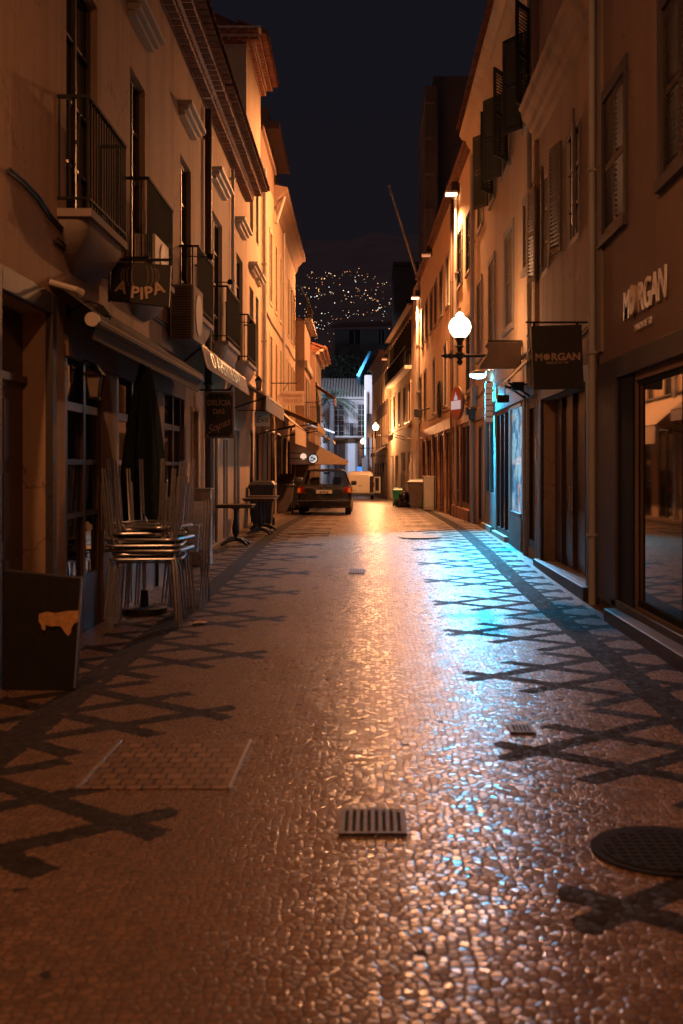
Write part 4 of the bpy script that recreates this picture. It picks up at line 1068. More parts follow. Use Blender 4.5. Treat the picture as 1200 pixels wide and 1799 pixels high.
# flagpole
t = thing('flagpole', FR3.T((49.6, 0, 10)), 'bare slanting flagpole rising against the night sky', 'pole')
Yp = 49.5; b = MB(); b.tube([(px(741, Yp), Yp, hz(510, Yp)), (px(684, Yp), Yp-1.0, hz(339, Yp))], [.075, .045], 10); b.sphere((px(684, Yp), Yp-1, hz(338, Yp)), .09, 5); b.build('pole', m['pvc'], t, smooth=True)
b = MB(); b.box(px(736, Yp), px(744, Yp)+.1, Yp-.1, Yp+.1, hz(512, Yp), hz(480, Yp)); b.build('bracket', m['iron'], t)
# vertical led tube at the corner
t = thing('light_tube', (-.6, 91.7, G(91.7)), 'tall vertical bluish light tube at the white street corner', 'lamp')
Y = 91.5; b = MB(); b.tube([(px(642, Y), Y, G(Y)), (px(642, Y), Y, hz(686, Y))], .07, 10); b.build('post', m['alu'], t)
b = MB(); b.tube([(px(641.5, Y), Y-.16, hz(800, Y)), (px(641.5, Y), Y-.16, hz(688, Y))], .05, 8); b.build('tube', m['ledpole'], t)
b = MB(); b.box(px(636, Y), px(646, Y), Y-.3, Y, G(Y), hz(805, Y)); b.build('base_cabinet', m['bluedoor'], t)
l = bpy.data.lights.new('lamp_light', 'SPOT'); l.energy = PW['tube']; l.color = (.56, .68, 1); l.shadow_soft_size = .5; l.spot_size = R(110); l.spot_blend = .6  # added unseen spot, set well away from the tube to light the manor front
o = bpy.data.objects.new('lamp_light', l); COL.objects.link(o); o.location = Vector((-2.9, 86.5, 8.9)) - t.location; o.parent = t; o.rotation_euler = Vector((-.1, 1, -.35)).to_track_quat('-Z', 'Y').to_euler()
# blue graffiti patch / notice on the manor wall
t = thing('wall_notice', (px(632, 97.9), 97.9, hz(830, 97.9)), 'small glowing blue notice low on the white manor wall', 'notice')
b = MB(); b.box(px(627, 97.9), px(637, 97.9), 97.88, 97.94, hz(828, 97.9), hz(820, 97.9)); b.build('panel', simple('notice_blue', (.1, .4, .9), .5, emit=(.1, .4, 1), es=.25), t)

# ------------------------------------------------------------------ LEFT: signs, units
Y = 11.5
t = thing('hanging_sign', (-2.75, Y, 3.3), 'dark barrel sign lettered A PIPA on a scrolled iron bracket', 'shop sign')
b = MB(); b.hexa([(X(193, Y), Y, hz(528, Y)), (X(297, Y), Y-.02, hz(540, Y)), (X(297, Y), Y+.05, hz(540, Y)), (X(193, Y), Y+.06, hz(528, Y))],
                 [(X(197, Y), Y, hz(459, Y)), (X(301, Y), Y-.02, hz(466, Y)), (X(301, Y), Y+.05, hz(466, Y)), (X(197, Y), Y+.06, hz(459, Y))]); b.build('panel', m['signblack'], t, bevel=.006)
b = MB(); b.box(X(193, Y)-.01, X(301, Y)+.01, Y, Y+.04, hz(458, Y), hz(454, Y)); b.box(X(190, Y), X(193, Y), Y, Y+.03, hz(530, Y), hz(445, Y))
for cx, cz, r0 in ((175, 478, .09), (170, 505, .06), (182, 450, .05)):
    b.tube([(X(cx, Y)+r0*(1-k/26)*math.cos(k*.5), Y+.02, hz(cz, Y)+r0*(1-k/26)*math.sin(k*.5)) for k in range(22)], .008, 6)
b.box(X(160, Y), X(193, Y), Y, Y+.03, hz(450, Y), hz(447, Y)); b.box(X(160, Y), X(163, Y), Y, Y+.03, hz(525, Y), hz(447, Y)); b.build('bracket', m['iron'], t)
for ch, x, y, a in (('A', 212, 514, -.28), ('P', 237, 524, -.1), ('I', 250, 526, 0), ('P', 263, 524, .12), ('A', 282, 516, .3)):
    text('lettering', ch, m['lettergold'], t, (X(x, Y), Y-.026, hz(y, Y)), (1, 0, a), (-a, 0, 1), .17, .003, .005)
b = MB()
for sg in (-1, 1):
    for k, q in enumerate((.05, .10, .135, .16)):
        pts_ = [(X(247, Y)+sg*(q + .035*math.cos(t_)), Y-.026, hz(486, Y) + (.115-.012*k)*math.sin(t_)) for t_ in [(-1.3+2.6*j/10) for j in range(11)]]
        b.tube(pts_, .0035, 5)
b.build('barrel_drawing', m['letterdim'], t)

Y = 18.0
t = thing('hanging_sign', (-2.8, Y, 2.2), 'dark framed sign lettered DELÍCIA DAS Sopas', 'shop sign')
x0, x1, z0, z1 = X(359, Y), X(411, Y), hz(770, Y), hz(688, Y)
b = MB(); b.box(x0, x1, Y, Y+.06, z0, z1); b.build('frame', m['signtaupe'], t, bevel=.006)
c_ = .05; x0 += .03; x1 -= .03; z0 += .03; z1 -= .03
b = MB(); b.prism([(x0+c_, Y-.006, z0), (x1-c_, Y-.006, z0), (x1, Y-.006, z0+c_), (x1, Y-.006, z1-c_), (x1-c_, Y-.006, z1), (x0+c_, Y-.006, z1), (x0, Y-.006, z1-c_), (x0, Y-.006, z0+c_)], (0, .01, 0)); b.build('panel', m['signblack'], t)
text('lettering', 'DELÍCIA', m['letterdim'], t, (X(385, Y), Y-.012, hz(712, Y)), (1, 0, 0), (0, 0, 1), .125, .003, .003, sx=.85)
text('lettering', 'DAS', m['letterdim'], t, (X(384.5, Y), Y-.012, hz(727, Y)), (1, 0, 0), (0, 0, 1), .115, .003, .003, sx=.9)
text('lettering', 'Sopas', m['letterdim'], t, (X(385, Y), Y-.012, hz(754, Y)), (1, 0, .42), (-.3, 0, 1), .17, .003, .001, shear=.5)
b = MB(); b.tube([(-2.88, Y+.03, z1+.06), (X(405, Y), Y+.03, z1+.06)], .012); b.build('arm', m['iron'], t)
Y = 24.0
t = thing('hanging_sign', (-2.9, Y, 2.4), 'small pale square sign lettered Eva', 'shop sign')
b = MB(); b.box(X(447, Y), X(474, Y), Y, Y+.03, hz(749, Y), hz(723, Y)); b.build('panel', m['signcream'], t)
text('lettering', 'Eva', m['letterblack'], t, (X(460.5, Y), Y-.006, hz(742, Y)), (1, 0, .06), (-.1, 0, 1), .20, .003, -.001, shear=.35)
b = MB(); b.tube([(-2.94, Y+.015, hz(721, Y)), (X(475, Y), Y+.015, hz(721, Y))], .01); b.build('arm', m['iron'], t)
Y = 33
t = thing('hanging_sign', (-3.0, Y, 3.4), 'broad cream sign lettered Restaurante TAVIRA with a clipped corner', 'shop sign')
b = MB(); b.prism([(X(488, Y), Y, hz(702, Y)), (X(488, Y), Y, hz(696, Y)), (X(494, Y), Y, hz(687, Y)), (X(534, Y), Y, hz(687, Y)), (X(534, Y), Y, hz(712, Y)), (X(492, Y), Y, hz(712, Y))], (0, .06, 0)); b.build('panel', m['signcream'], t)
text('lettering', 'Restaurante', m['letterdim'], t, (X(512.5, Y), Y-.008, hz(695.5, Y)), (1, 0, 0), (0, 0, 1), .155, .003, .001, sx=.85)
text('lettering', 'TAVIRA', m['letterdim'], t, (X(514, Y), Y-.008, hz(707.5, Y)), (1, 0, 0), (0, 0, 1), .19, .003, .001, sx=.95)
b = MB(); b.tube([(-3.05, Y+.03, hz(673, Y)), (X(522, Y), Y+.03, hz(673, Y))], .015); b.tube([(X(497, Y), Y+.03, hz(687, Y)), (X(506, Y), Y+.03, hz(673, Y))], .01); b.build('arm', m['iron'], t)

# air conditioners
def aircon(x0, x1, y0_, y1, z0, z1, label, grille='lattice', shell='palestone'):
    t = thing('air_conditioner', ((x0+x1)/2, y0_, z0), label, 'air conditioner')
    b = MB(); b.box(x0, x1, y0_, y1, z0, z1); b.build('case', m[shell], t, bevel=.01)
    b = MB(); 
    if grille == 'lattice':
        n_ = 8
        for k in range(n_): q = x0+.02+(x1-x0-.04)*k/(n_-1); b.box(q-.005, q+.005, y0_-.02, y0_-.008, z0+.02, z1-.02)
        for k in range(6): q = z0+.03+(z1-z0-.06)*k/5; b.box(x0+.01, x1-.01, y0_-.030, y0_-.02, q-.005, q+.005)
    else:
        n_ = int((z1-z0)/.035)
        for k in range(n_): q = z0+.03+k*.035; b.prism([(x0+.03, y0_-.002, q), (x0+.03, y0_-.02, q-.014), (x0+.03, y0_-.02, q-.010), (x0+.03, y0_-.002, q+.006)], (x1-x0-.06, 0, 0))
    b.build('grille', m['signcream' if grille == 'lattice' else 'signbrown'], t)
    b = MB()
    b.lathe((y0_+y1)/2, (z0+z1)/2, [(.01, x1), (min(z1-z0, y1-y0_)*.38, x1), (min(z1-z0, y1-y0_)*.38, x1+.012), (.01, x1+.012)], 20, 'x')
    b.build('fan_guard', m['pvc'], t)
    return t
aircon(-2.74, -2.5, 12.75, 13.6, 3.88, 4.28, 'pale air conditioner with a square lattice standing on the second balcony')
aircon(-2.80, -2.47, 15.3, 16.15, 3.36, 4.12, 'boxy air conditioner with dark louvres bracketed to the ochre wall', 'louvre', 'grime')

# awnings left
t = awning(FL, 9.5, 15.9, 3.22, .40, .30, .10, 'canvasdark', 'rolled charcoal awning over the A PIPA bar front', valslant=.02, frame=False)
b = FL.mb(); b.tube([(9.52, .37, 2.86), (15.9, .37, 2.86)], .055, 12); b.build('fabric_roll', m['canvasgrey'], t, smooth=True)
b = FL.mb(); b.tube([(9.47, .37, 2.86), (9.52, .37, 2.86)], .062, 16); b.build('end_cap', m['palestone'], t)
b = FL.mb(); b.tube([(9.5, .0, 3.18), (9.55, .22, 3.12), (9.6, .24, 3.1)], [.03, .03, .045], 10); b.build('arm', m['palestone'], t)
b = FL.mb(); b.prism([(9.55, .38, 2.80), (15.85, .38, 2.80), (15.85, .36, 2.66), (9.55, .36, 2.70)], (0, -.01, 0)); b.build('valance', m['canvasdark'], t)
t = awning(FL, 16.1, 22.4, 3.55, .34, .16, .36, 'canvasgrey', 'grey awning with worn lettering tinted with painted blue light along its slanting front', valslant=.10)
d = FL.along(); nrm = Vector((FL.n[0], FL.n[1], 0))
text('lettering', 'O APETITE BAR', m['letterbluelit'], t, FL.T((16.55, .475, 3.09)), d, Vector((0, 0, 1)) - nrm*.27, .34, .004, .004, align='LEFT', sx=1.75)
awning(FL, 22.6, 28.0, 3.50, .75, .45, .30, 'canvasgrey', 'taupe awning sagging on open arms beyond the lettered one')
awning(FL, 28.6, 34.5, 3.55, 1.0, .85, .50, 'canvascream', 'pale pink cream awning let down steeply over the pavement')
awning(FL, 34.8, 42.0, 3.55, 1.35, .55, .30, 'canvasyellow', 'mustard awning with a drooping pointed corner', scallop=True)
t = awning(FL, 42.6, 50.5, 3.0, 2.15, 1.15, .16, 'canvascream', 'wide beige awning reaching over the dark hatchback roof', side=True)
t = awning(FL5, 46.5, 50, 3.25, 1.2, .55, .10, 'white', 'narrow white awning edge catching bluish light', frame=False)
l = bpy.data.lights.new('awning_tube_light', 'AREA'); 
bpy.data.lights.remove(l)
awning(F(-2.05, -.0125, 1), 52.3, 55.5, 5.5, .9, .6, .35, 'tile', 'red brown awning above an upper window at the end of the left row')
# round bluish sign and lamps under the beige awning
t = thing('round_sign', (px(550, 42.2), 42.2, 2.0), 'small round backlit sign with a coloured emblem under the beige awning', 'sign')
Y = 42.2; cx, cz = px(550, Y), hz(806, Y)
b = MB(); b.lathe(cx, cz, [(.001, Y), (.20, Y), (.20, Y+.08), (.001, Y+.08)], 24, 'y'); b.build('rim', m['plastic'], t)
b = MB(); b.lathe(cx, cz, [(.001, Y-.012), (.155, Y-.012), (.155, Y-.002), (.001, Y-.002)], 24, 'y'); b.build('lit_face', simple('lit_sign_face', (.8, .9, 1), .4, emit=(.7, .9, 1), es=.5), t)
b = MB(); b.lathe(cx-.04, cz+.05, [(.001, Y-.02), (.04, Y-.02), (.04, Y-.013), (.001, Y-.013)], 12, 'y'); b.box(cx-.1, cx+.02, Y-.02, Y-.013, cz-.1, cz-.05); b.build('emblem', m['red'], t)
b = MB(); b.lathe(cx+.05, cz, [(.001, Y-.028), (.05, Y-.028), (.05, Y-.021), (.001, Y-.021)], 12, 'y'); b.build('emblem', m['bingreen'], t)
b = MB(); b.beam((cx-.2, Y+.04, cz), (FL.T((Y, 0, 0)).x, Y+.04, cz), .03); b.build('bracket', m['iron'], t)
t = thing('wall_lamp', (px(533, 42.3), 42.3, 2.2), 'small pinkish glowing globe on the wall beneath the beige awning', 'lamp')
b = MB(); b.sphere((px(533, 42.3), 42.3, hz(802, 42.3)), .12, 8); b.build('glass_globe', simple('pink_lamp', (1, .7, .6), .4, emit=(1, .62, .45), es=1.0), t, smooth=True)
b = MB(); b.beam((px(533, 42.3), 42.3, hz(802, 42.3)+.1), (FL.T((42.3, 0, 0)).x, 42.3, hz(802, 42.3)+.14), .03); b.build('bracket', m['iron'], t)
# led strip lighting the white awning top
t = thing('strip_light', FL5.T((48.2, .5, 3.35)), 'thin glowing bluish strip lamp above the white awning edge', 'lamp')
b = FL5.mb(); b.tube([(46.4, .15, 3.42), (46.4, 1.25, 3.02)], .035); b.build('tube', m['ledpole'], t)

# wall lanterns at the bar
def lantern(fac, s, v, h, label):
    t = thing('wall_lantern', fac.T((s, v, h)), label, 'lantern')
    b = fac.mb(); b.tube([(s, 0, h+.05), (s, v*.6, h+.16), (s, v, h+.12)], .01, 6); b.box(s-.03, s+.03, 0, .015, h-.05, h+.12); b.build('bracket', m['iron'], t)
    b = fac.mb(); 
    for q in ((-.07, -.07), (-.07, .07), (.07, -.07), (.07, .07)): b.tube([(s+q[0]*.6, v+q[1]*.6, h-.18), (s+q[0], v+q[1], h+.02)], .006, 5)
    b.hexa([(s-.09, v-.09, h+.02), (s+.09, v-.09, h+.02), (s+.09, v+.09, h+.02), (s-.09, v+.09, h+.02)], [(s-.02, v-.02, h+.12), (s+.02, v-.02, h+.12), (s+.02, v+.02, h+.12), (s-.02, v+.02, h+.12)])
    b.box(s-.05, s+.05, v-.05, v+.05, h-.20, h-.18); b.build('cage', m['iron'], t)
    b = fac.mb(); b.hexa([(s-.035, v-.035, h-.178), (s+.035, v-.035, h-.178), (s+.035, v+.035, h-.178), (s-.035, v+.035, h-.178)], [(s-.06, v-.06, h+.018), (s+.06, v-.06, h+.018), (s+.06, v+.06, h+.018), (s-.06, v+.06, h+.018)])
    b.build('glass', m['signtaupe'], t); return t
lantern(FL, 10.1, .30, 2.95, 'old wall lantern under the near end of the rolled awning')
lantern(FL, 10.2, .22, 2.42, 'low wall lantern with an amber pane beside the bar door')
lantern(FL, 26.0, .3, 3.6, 'dark wall lantern on the cream house above the awnings')
# wall spots on rods
for s_, h, lb in ((16.6, 4.75, 'thin rod lamp arm reaching out past the upper door'), (19.2, 4.8, 'thin rod lamp arm beside the dark drainpipe'), (23.0, 4.6, 'thin rod lamp arm above the rounded balcony')):
    t = thing('rod_lamp', FL.T((s_, 0, h)), lb, 'lamp'); b = FL.mb(); b.tube([(s_, 0, h), (s_, .42, h-.01)], .009, 6); b.lathe(s_, .42, [(.01, h+.05), (.04, h+.03), (.045, h-.04), (.01, h-.05)], 8); b.build('arm_and_head', m['iron'], t)
# cable
t = thing('loose_cable', FL.T((8, 0, 5)), 'thick black cable sagging down the ochre wall', 'cable')
pts_ = []
for x, y in ((8, 300), (35, 322), (60, 348), (85, 385), (110, 412), (140, 432), (150, 445), (149, 465), (135, 485)):
    s_ = FL.sx(x); pts_.append((s_, .02, FL.h(y, s_)))
b = FL.mb(); b.tube(pts_, .016, 8); b.tube([(p[0]+.01, .035, p[2]+.02) for p in pts_[:6]], .011, 6); b.build('cable_run', m['wire'], t, smooth=True)

def cable(fac, pts, r, label):
    t = thing('wall_cable', fac.T(pts[0]), label, 'cable')
    P = []
    for (s0, h0), (s1, h1) in zip([(p[0], p[2]) for p in pts], [(p[0], p[2]) for p in pts[1:]]):
        for k in range(6):
            q = k/6; P.append((s0+(s1-s0)*q, .02, h0+(h1-h0)*q - (.05*math.sin(math.pi*q) if abs(s1-s0) > 1 else 0)))
    P.append((pts[-1][0], .02, pts[-1][2])); b = fac.mb(); b.tube(P, r, 6); b.tube([(p[0], .035, p[2]+.035) for p in P], r*.8, 6); b.build('cable_run', m['wire'], t, smooth=True)
cable(FL, [(9.6, 0, 3.55), (12.2, 0, 3.62), (15.0, 0, 3.5), (18.6, 0, 3.58)], .011, 'pair of thin cables sagging above the rolled charcoal awning')
cable(FL, [(19.3, 0, 7.1), (19.3, 0, 3.8), (22.5, 0, 3.72), (26, 0, 3.8)], .011, 'cable dropping beside the dark drainpipe then running over the lettered awning')
cable(FL, [(30.4, 0, 6.0), (36, 0, 5.92), (41, 0, 6.0), (46, 0, 5.95)], .014, 'long cable between the two rows of narrow windows on the left')
cable(FR, [(13.2, 0, 3.25), (15.5, 0, 3.2), (17.3, 0, 3.3)], .010, 'thin cable crossing the wall behind the square hanging sign')
cable(FR, [(19.6, 0, 3.35), (22.4, 0, 3.30), (25.5, 0, 3.38), (27.9, 0, 3.3)], .010, 'thin cable running over the blue lit shop front')
cable(FR3, [(28.6, 0, 3.45), (33, 0, 3.38), (38, 0, 3.44), (44, 0, 3.4)], .014, 'cable running just above the marble shopfront')

# ------------------------------------------------------------------ black board with torn poster
t = thing('pavement_board', (-2.33, 8.05, 0), 'black display board on the pavement with a torn orange poster', 'board')
b = MB(); b.hexa([(-2.66, 7.95, 0), (-2.13, 7.93, 0), (-2.13, 8.02, 0), (-2.66, 8.03, 0)], [(-2.66, 7.98, .86), (-2.09, 7.97, .80), (-2.09, 8.03, .80), (-2.66, 8.04, .86)])
b.build('board', m['signblack'], t, bevel=.006)
b = MB()
P = [(70, 1078), (84, 1074), (97, 1077), (118, 1073), (139, 1072), (138, 1092), (131, 1095), (126, 1104), (126, 1111), (121, 1117), (116, 1112), (108, 1100), (101, 1099), (90, 1100), (82, 1097), (80, 1107), (75, 1105), (73, 1096), (69, 1092)]
b.prism([(px(x, 7.96), 7.944 + .0*y, hz(y, 7.96)) for x, y in P], (0, .004, 0)); b.build('torn_poster', m['poster'], t)
b = MB(); b.tube([(-2.09, 7.965, .80), (-2.13, 7.925, .02)], .007, 6); b.build('edge_strip', m['alu'], t)

# ------------------------------------------------------------------ stacked aluminium tables
def alu_table(label, x, y, z, rot, flip, size=.60, h=.72):
    t = thing('aluminium_table', (x, y, z), label, 'table', 'aluminium bistro tables in the stack')
    T = lambda p: Vector((x, y, z)) + Matrix.Rotation(rot, 3, 'Z') @ Vector((p[0], p[1]*(-1 if flip else 1), (h - p[2]) if flip else p[2]))
    b = MB(T); k = size/2; c = .09; ring = []
    for cx, cy, a0 in ((k-c, k-c, 0), (-k+c, k-c, 90), (-k+c, -k+c, 180), (k-c, -k+c, 270)):
        for j in range(6): a = R(a0 + 90*j/5); ring.append((cx + c*math.cos(a), cy + c*math.sin(a)))
    b.hexa([(p[0]*.97, p[1]*.97, h-.03) for p in ring], [(p[0]*.97, p[1]*.97, h-.012) for p in ring]); b.build('tabletop', m['aludull'], t)
    b = MB(T); b.tube([(p[0], p[1], h-.018) for p in ring + ring[:1]], .014, 8)
    b.tube([(p[0]*.82, p[1]*.82, h-.055) for p in ring + ring[:1]], .010, 6); b.build('rim', m['alu'], t, smooth=True)
    for sx_, sy_ in ((1, 1), (-1, 1), (-1, -1), (1, -1)):
        b = MB(T)
        for o_ in (-.014, .014):
            b.tube([(sx_*k*.72 + o_*2.6, sy_*k*.78, h-.03), (sx_*k*.80 + o_*1.4, sy_*k*.84, h-.09), (sx_*k*.86 + o_, sy_*k*.88, h-.14), (sx_*k*.98 + o_, sy_*k*.98, .0)], .0115, 8)
        b.build('leg', m['alu'], t, smooth=True)
    return t
cx_, cy_ = -2.29, 11.35
alu_table('lowest upright aluminium table standing on the pavement', cx_, cy_, 0, .10, False, .70, .70)
alu_table('upright aluminium table nested on top of the lowest one', cx_+.02, cy_+.02, .085, -.06, False, .74, .70)
alu_table('upturned aluminium table lowest of those with legs in the air', cx_-.01, cy_-.01, .80, .08, True, .72, .70)
alu_table('upturned aluminium table in the middle of the inverted ones', cx_+.01, cy_+.02, .86, -.12, True, .74, .72)
alu_table('upturned aluminium table forming the top of the stack', cx_, cy_+.02, .92, .22, True, .70, .74)
alu_table('upturned aluminium table wedged crooked at the very top', cx_+.03, cy_-.02, .98, -.34, True, .64, .70)
alu_table('low upturned aluminium table just above the upright ones', cx_-.02, cy_+.03, .74, -.2, True, .68, .70)
alu_table('third upright aluminium table nested in the lower stack', cx_-.03, cy_+.04, .045, .22, False, .64, .70)
alu_table('aluminium table standing just behind the tall stack', cx_-.08, cy_+.95, 0, .03, False, .62, .72)
# stacked chairs leaning behind
for k, (y, lb) in enumerate(((12.5, 'folded slatted chair leaning nearest behind the table stack'), (12.72, 'folded slatted chair in the middle of the leaning chairs'), (12.94, 'folded slatted chair farthest behind the table stack'))):
    x0 = -2.12; t = thing('folded_chair', (x0, y, 0), lb, 'chair', 'folded chairs behind the stacked tables')
    b = MB()
    for sx_ in (-.21, .21):
        b.tube([(x0+sx_, y-.28, 0), (x0+sx_, y+.02, .55), (x0+sx_, y+.16, 1.22)], .012, 8); b.tube([(x0+sx_*.88, y+.22, 0), (x0+sx_*.88, y-.05, .62)], .012, 8)
    b.build('frame', m['alu'], t, smooth=True)
    b = MB()
    for j in range(6): z_ = .66+.05*j; b.box(x0-.19, x0+.19, y-.02+.02*j-.25+.0, y-.25+.02*j+.012, z_, z_+.038)
    b.build('seat', m['alu'], t)
    b = MB()
    for j in range(5): z_ = .93+.055*j; b.box(x0-.2, x0+.2, y+.098+.012*j, y+.108+.012*j, z_, z_+.04)
    b.build('backrest', m['alu'], t)
# closed parasol
xp_, yp_ = -2.50, 12.15
t = thing('closed_parasol', (xp_, yp_, 0), 'closed dark green parasol standing among the stacked tables', 'parasol')
b = MB(); b.tube([(xp_, yp_, .1), (xp_, yp_, 2.75)], .022, 10); b.build('pole', m['alu'], t)
b = MB(); b.lathe(xp_, yp_, [(.25, .0), (.25, .06), (.05, .08), (.04, .25), (.01, .25)], 24); b.build('base', m['darkstone'], t)
b = MB(); rings = []
prof = [(.015, 2.85), (.05, 2.76), (.11, 2.5), (.16, 2.2), (.20, 1.9), (.235, 1.6), (.25, 1.35), (.235, 1.1), (.21, .98)]
for j, (r_, z_) in enumerate(prof):
    rg = []
    for k in range(48):
        a = 2*math.pi*k/48; f = 1 + .24*math.cos(8*a + z_*.5)*min(1, j/3) + .06*math.cos(3*a+z_*2)
        rg.append(b.P((xp_ + .88*r_*f*math.cos(a), yp_ + .88*r_*f*math.sin(a), z_ + (.03*math.sin(8*a) if j == 8 else 0))))
    rings.append(rg)
for j in range(len(rings)-1):
    for k in range(48): b.f.append([rings[j][k], rings[j][(k+1) % 48], rings[j+1][(k+1) % 48], rings[j+1][k]])
b.build('canopy', m['canvasgreen'], t, smooth=True)
# utility cabinet
t = thing('utility_cabinet', (-2.65, 17.2, G(17)), 'slim grey utility cabinet against the wall beside the stacked tables', 'cabinet')
z0 = G(17.2); b = MB(); b.box(-2.86, -2.52, 17.2, 17.45, z0, z0+1.17); b.box(-2.88, -2.50, 17.18, 17.47, z0+1.17, z0+1.19); b.build('case', m['pvc'], t, bevel=.006)
b = MB(); b.box(-2.66, -2.54, 17.185, 17.199, z0+.36, z0+1.12); b.box(-2.66, -2.54, 17.185, 17.199, z0+.04, z0+.33); b.build('door', m['signcream'], t)
b = MB(); b.box(-2.60, -2.585, 17.175, 17.184, z0+.55, z0+.72); b.build('lock', m['plastic'], t)
b = MB(); b.box(-2.59, -2.575, 17.178, 17.184, z0+.84, z0+.92); b.build('sticker', m['lettergold'], t)

# pedestal tables
def pedestal(x, y, label, rot=0):
    z = G(y); t = thing('pedestal_table', (x, y, z), label, 'table', 'dark pedestal tables outside the soup bar')
    b = MB(); w = .34; b.box(x-w, x+w, y-w, y+w, z+.735, z+.765); b.build('tabletop', m['framedark'], t, bevel=.012)
    b = MB(); b.box(x-w+.03, x+w-.03, y-w+.03, y+w-.03, z+.70, z+.734); b.build('apron', m['framedark'], t)
    b = MB(); b.lathe(x, y, [(.09, z+.69), (.035, z+.66), (.03, z+.55), (.05, z+.42), (.068, z+.32), (.055, z+.22), (.03, z+.17), (.045, z+.14), (.045, z+.10), (.02, z+.09)], 16); b.build('column', m['signblack'], t, smooth=True)
    for k in range(4):
        a = R(45+90*k+rot); d = Vector((math.cos(a), math.sin(a), 0)); c = Vector((x, y, z))
        b = MB(); b.tube([c+d*.02+Vector((0, 0, .12)), c+d*.15+Vector((0, 0, .11)), c+d*.27+Vector((0, 0, .06)), c+d*.33+Vector((0, 0, .025))], [.035, .035, .03, .025], 8)
        b.build('leg', m['signblack'], t, smooth=True)
    return t
pedestal(-2.52, 20.4, 'nearest dark square pedestal table outside the soup bar')
pedestal(-2.36, 23.2, 'middle pedestal table between the nearest one and the black bin')
pedestal(-2.42, 24.5, 'farthest pedestal table half hidden in front of the black bin', 20)

# wheelie bins
def bin_(x, y, mat, label, s=1.0, openlid=False, face=-1, lidmat=None):
    z = G(y); t = thing('wheelie_bin', (x, y, z), label, 'bin')
    b = MB(); w0, d0, w1, d1, h = .21*s, .24*s, .29*s, .33*s, .98*s
    b.hexa([(x-w0, y-d0, z+.05), (x+w0, y-d0, z+.05), (x+w0, y+d0, z+.05), (x-w0, y+d0, z+.05)], [(x-w1, y-d1, z+h), (x+w1, y-d1, z+h), (x+w1, y+d1, z+h), (x-w1, y+d1, z+h)])
    b.box(x-w1-.02, x+w1+.02, y-d1-.02, y+d1+.02, z+h-.08, z+h-.01); b.build('body', m[mat], t, bevel=.02)
    b = MB(); lm_ = m[lidmat or mat]
    if openlid:
        b.prism([(x-w1-.02, y-d1, z+h), (x+w1+.02, y-d1, z+h), (x+w1+.02, y+d1, z+h+.28), (x-w1-.02, y+d1, z+h+.28)], (0, -.02, .05))
    else:
        b.hexa([(x-w1-.03, y-d1-.03, z+h), (x+w1+.03, y-d1-.03, z+h), (x+w1+.03, y+d1+.03, z+h), (x-w1-.03, y+d1+.03, z+h)], [(x-w1*.8, y-d1*.7, z+h+.07), (x+w1*.8, y-d1*.7, z+h+.07), (x+w1*.8, y+d1*.8, z+h+.1), (x-w1*.8, y+d1*.8, z+h+.1)])
    b.build('lid', lm_, t, bevel=.012)
    for sg in (-1, 1):
        b = MB(); b.lathe(y+d1-.02, z+.10, [(.001, x+sg*w0), (.10, x+sg*w0), (.10, x+sg*(w0+.05)), (.001, x+sg*(w0+.05))], 16, 'x'); b.build('wheel', m['rubber'], t)
    b = MB(); b.tube([(x-w1*.8, y+d1+.06, z+h-.03), (x+w1*.8, y+d1+.06, z+h-.03)], .016); b.build('handle', lm_, t)
    return t
bin_(-2.62, 26.4, 'binblack', 'large black wheelie bin behind the pedestal tables', 1.0)
bin_(-2.92, 36.8, 'bingrey', 'brown wheelie bin with its lid tipped up beside the car', 1.0, True, lidmat='binblack')
bin_(-2.75, 39.0, 'binblack', 'black bin behind the one with the tipped lid', 1.12)
bin_(1.72, 44.6, 'bingrey', 'brown wheelie bin nearest on the right side', 1.08)
bin_(2.02, 45.5, 'bingreen', 'bright green wheelie bin squeezed behind the brown one', 1.1)
bin_(1.05, 47.2, 'bingreen', 'small green wheelie bin standing apart farther along', .72)
t = thing('rubbish_bags', (1.4, 45.8, G(45.8)), 'dark heap of full rubbish bags between the green bins', 'bag')
rr = random.Random(2); b = MB()
for k in range(6):
    x = 1.3+rr.uniform(-.2, .25); y = 45.9+rr.uniform(-.3, .3); r_ = rr.uniform(.18, .26); z = G(y)+r_*.8+(.3 if k > 3 else 0)
    b.lathe(x, y, [(r_*.3, z-r_*.8), (r_*.9, z-r_*.6), (r_, z), (r_*.8, z+r_*.5), (r_*.25, z+r_*.9), (r_*.12, z+r_), (r_*.2, z+r_*1.2)], 9)
b.build('bags', m['bag'], t, smooth=True)
# pale kiosk cabinet right
t = thing('utility_cabinet', (2.05, 41.6, G(41.6)), 'tall pale utility cabinet beside the right hand bins', 'cabinet')
z0 = G(41.6); b = MB(); b.box(1.90, 2.28, 41.4, 41.9, z0, z0+1.22); b.box(1.88, 2.30, 41.38, 41.92, z0+1.22, z0+1.27); b.build('case', m['palestone'], t, bevel=.01)
b = MB(); b.box(1.94, 2.24, 41.385, 41.399, z0+.12, z0+.9); b.box(1.94, 2.24, 41.385, 41.399, z0+.95, z0+1.18); b.build('door', m['pvc'], t)

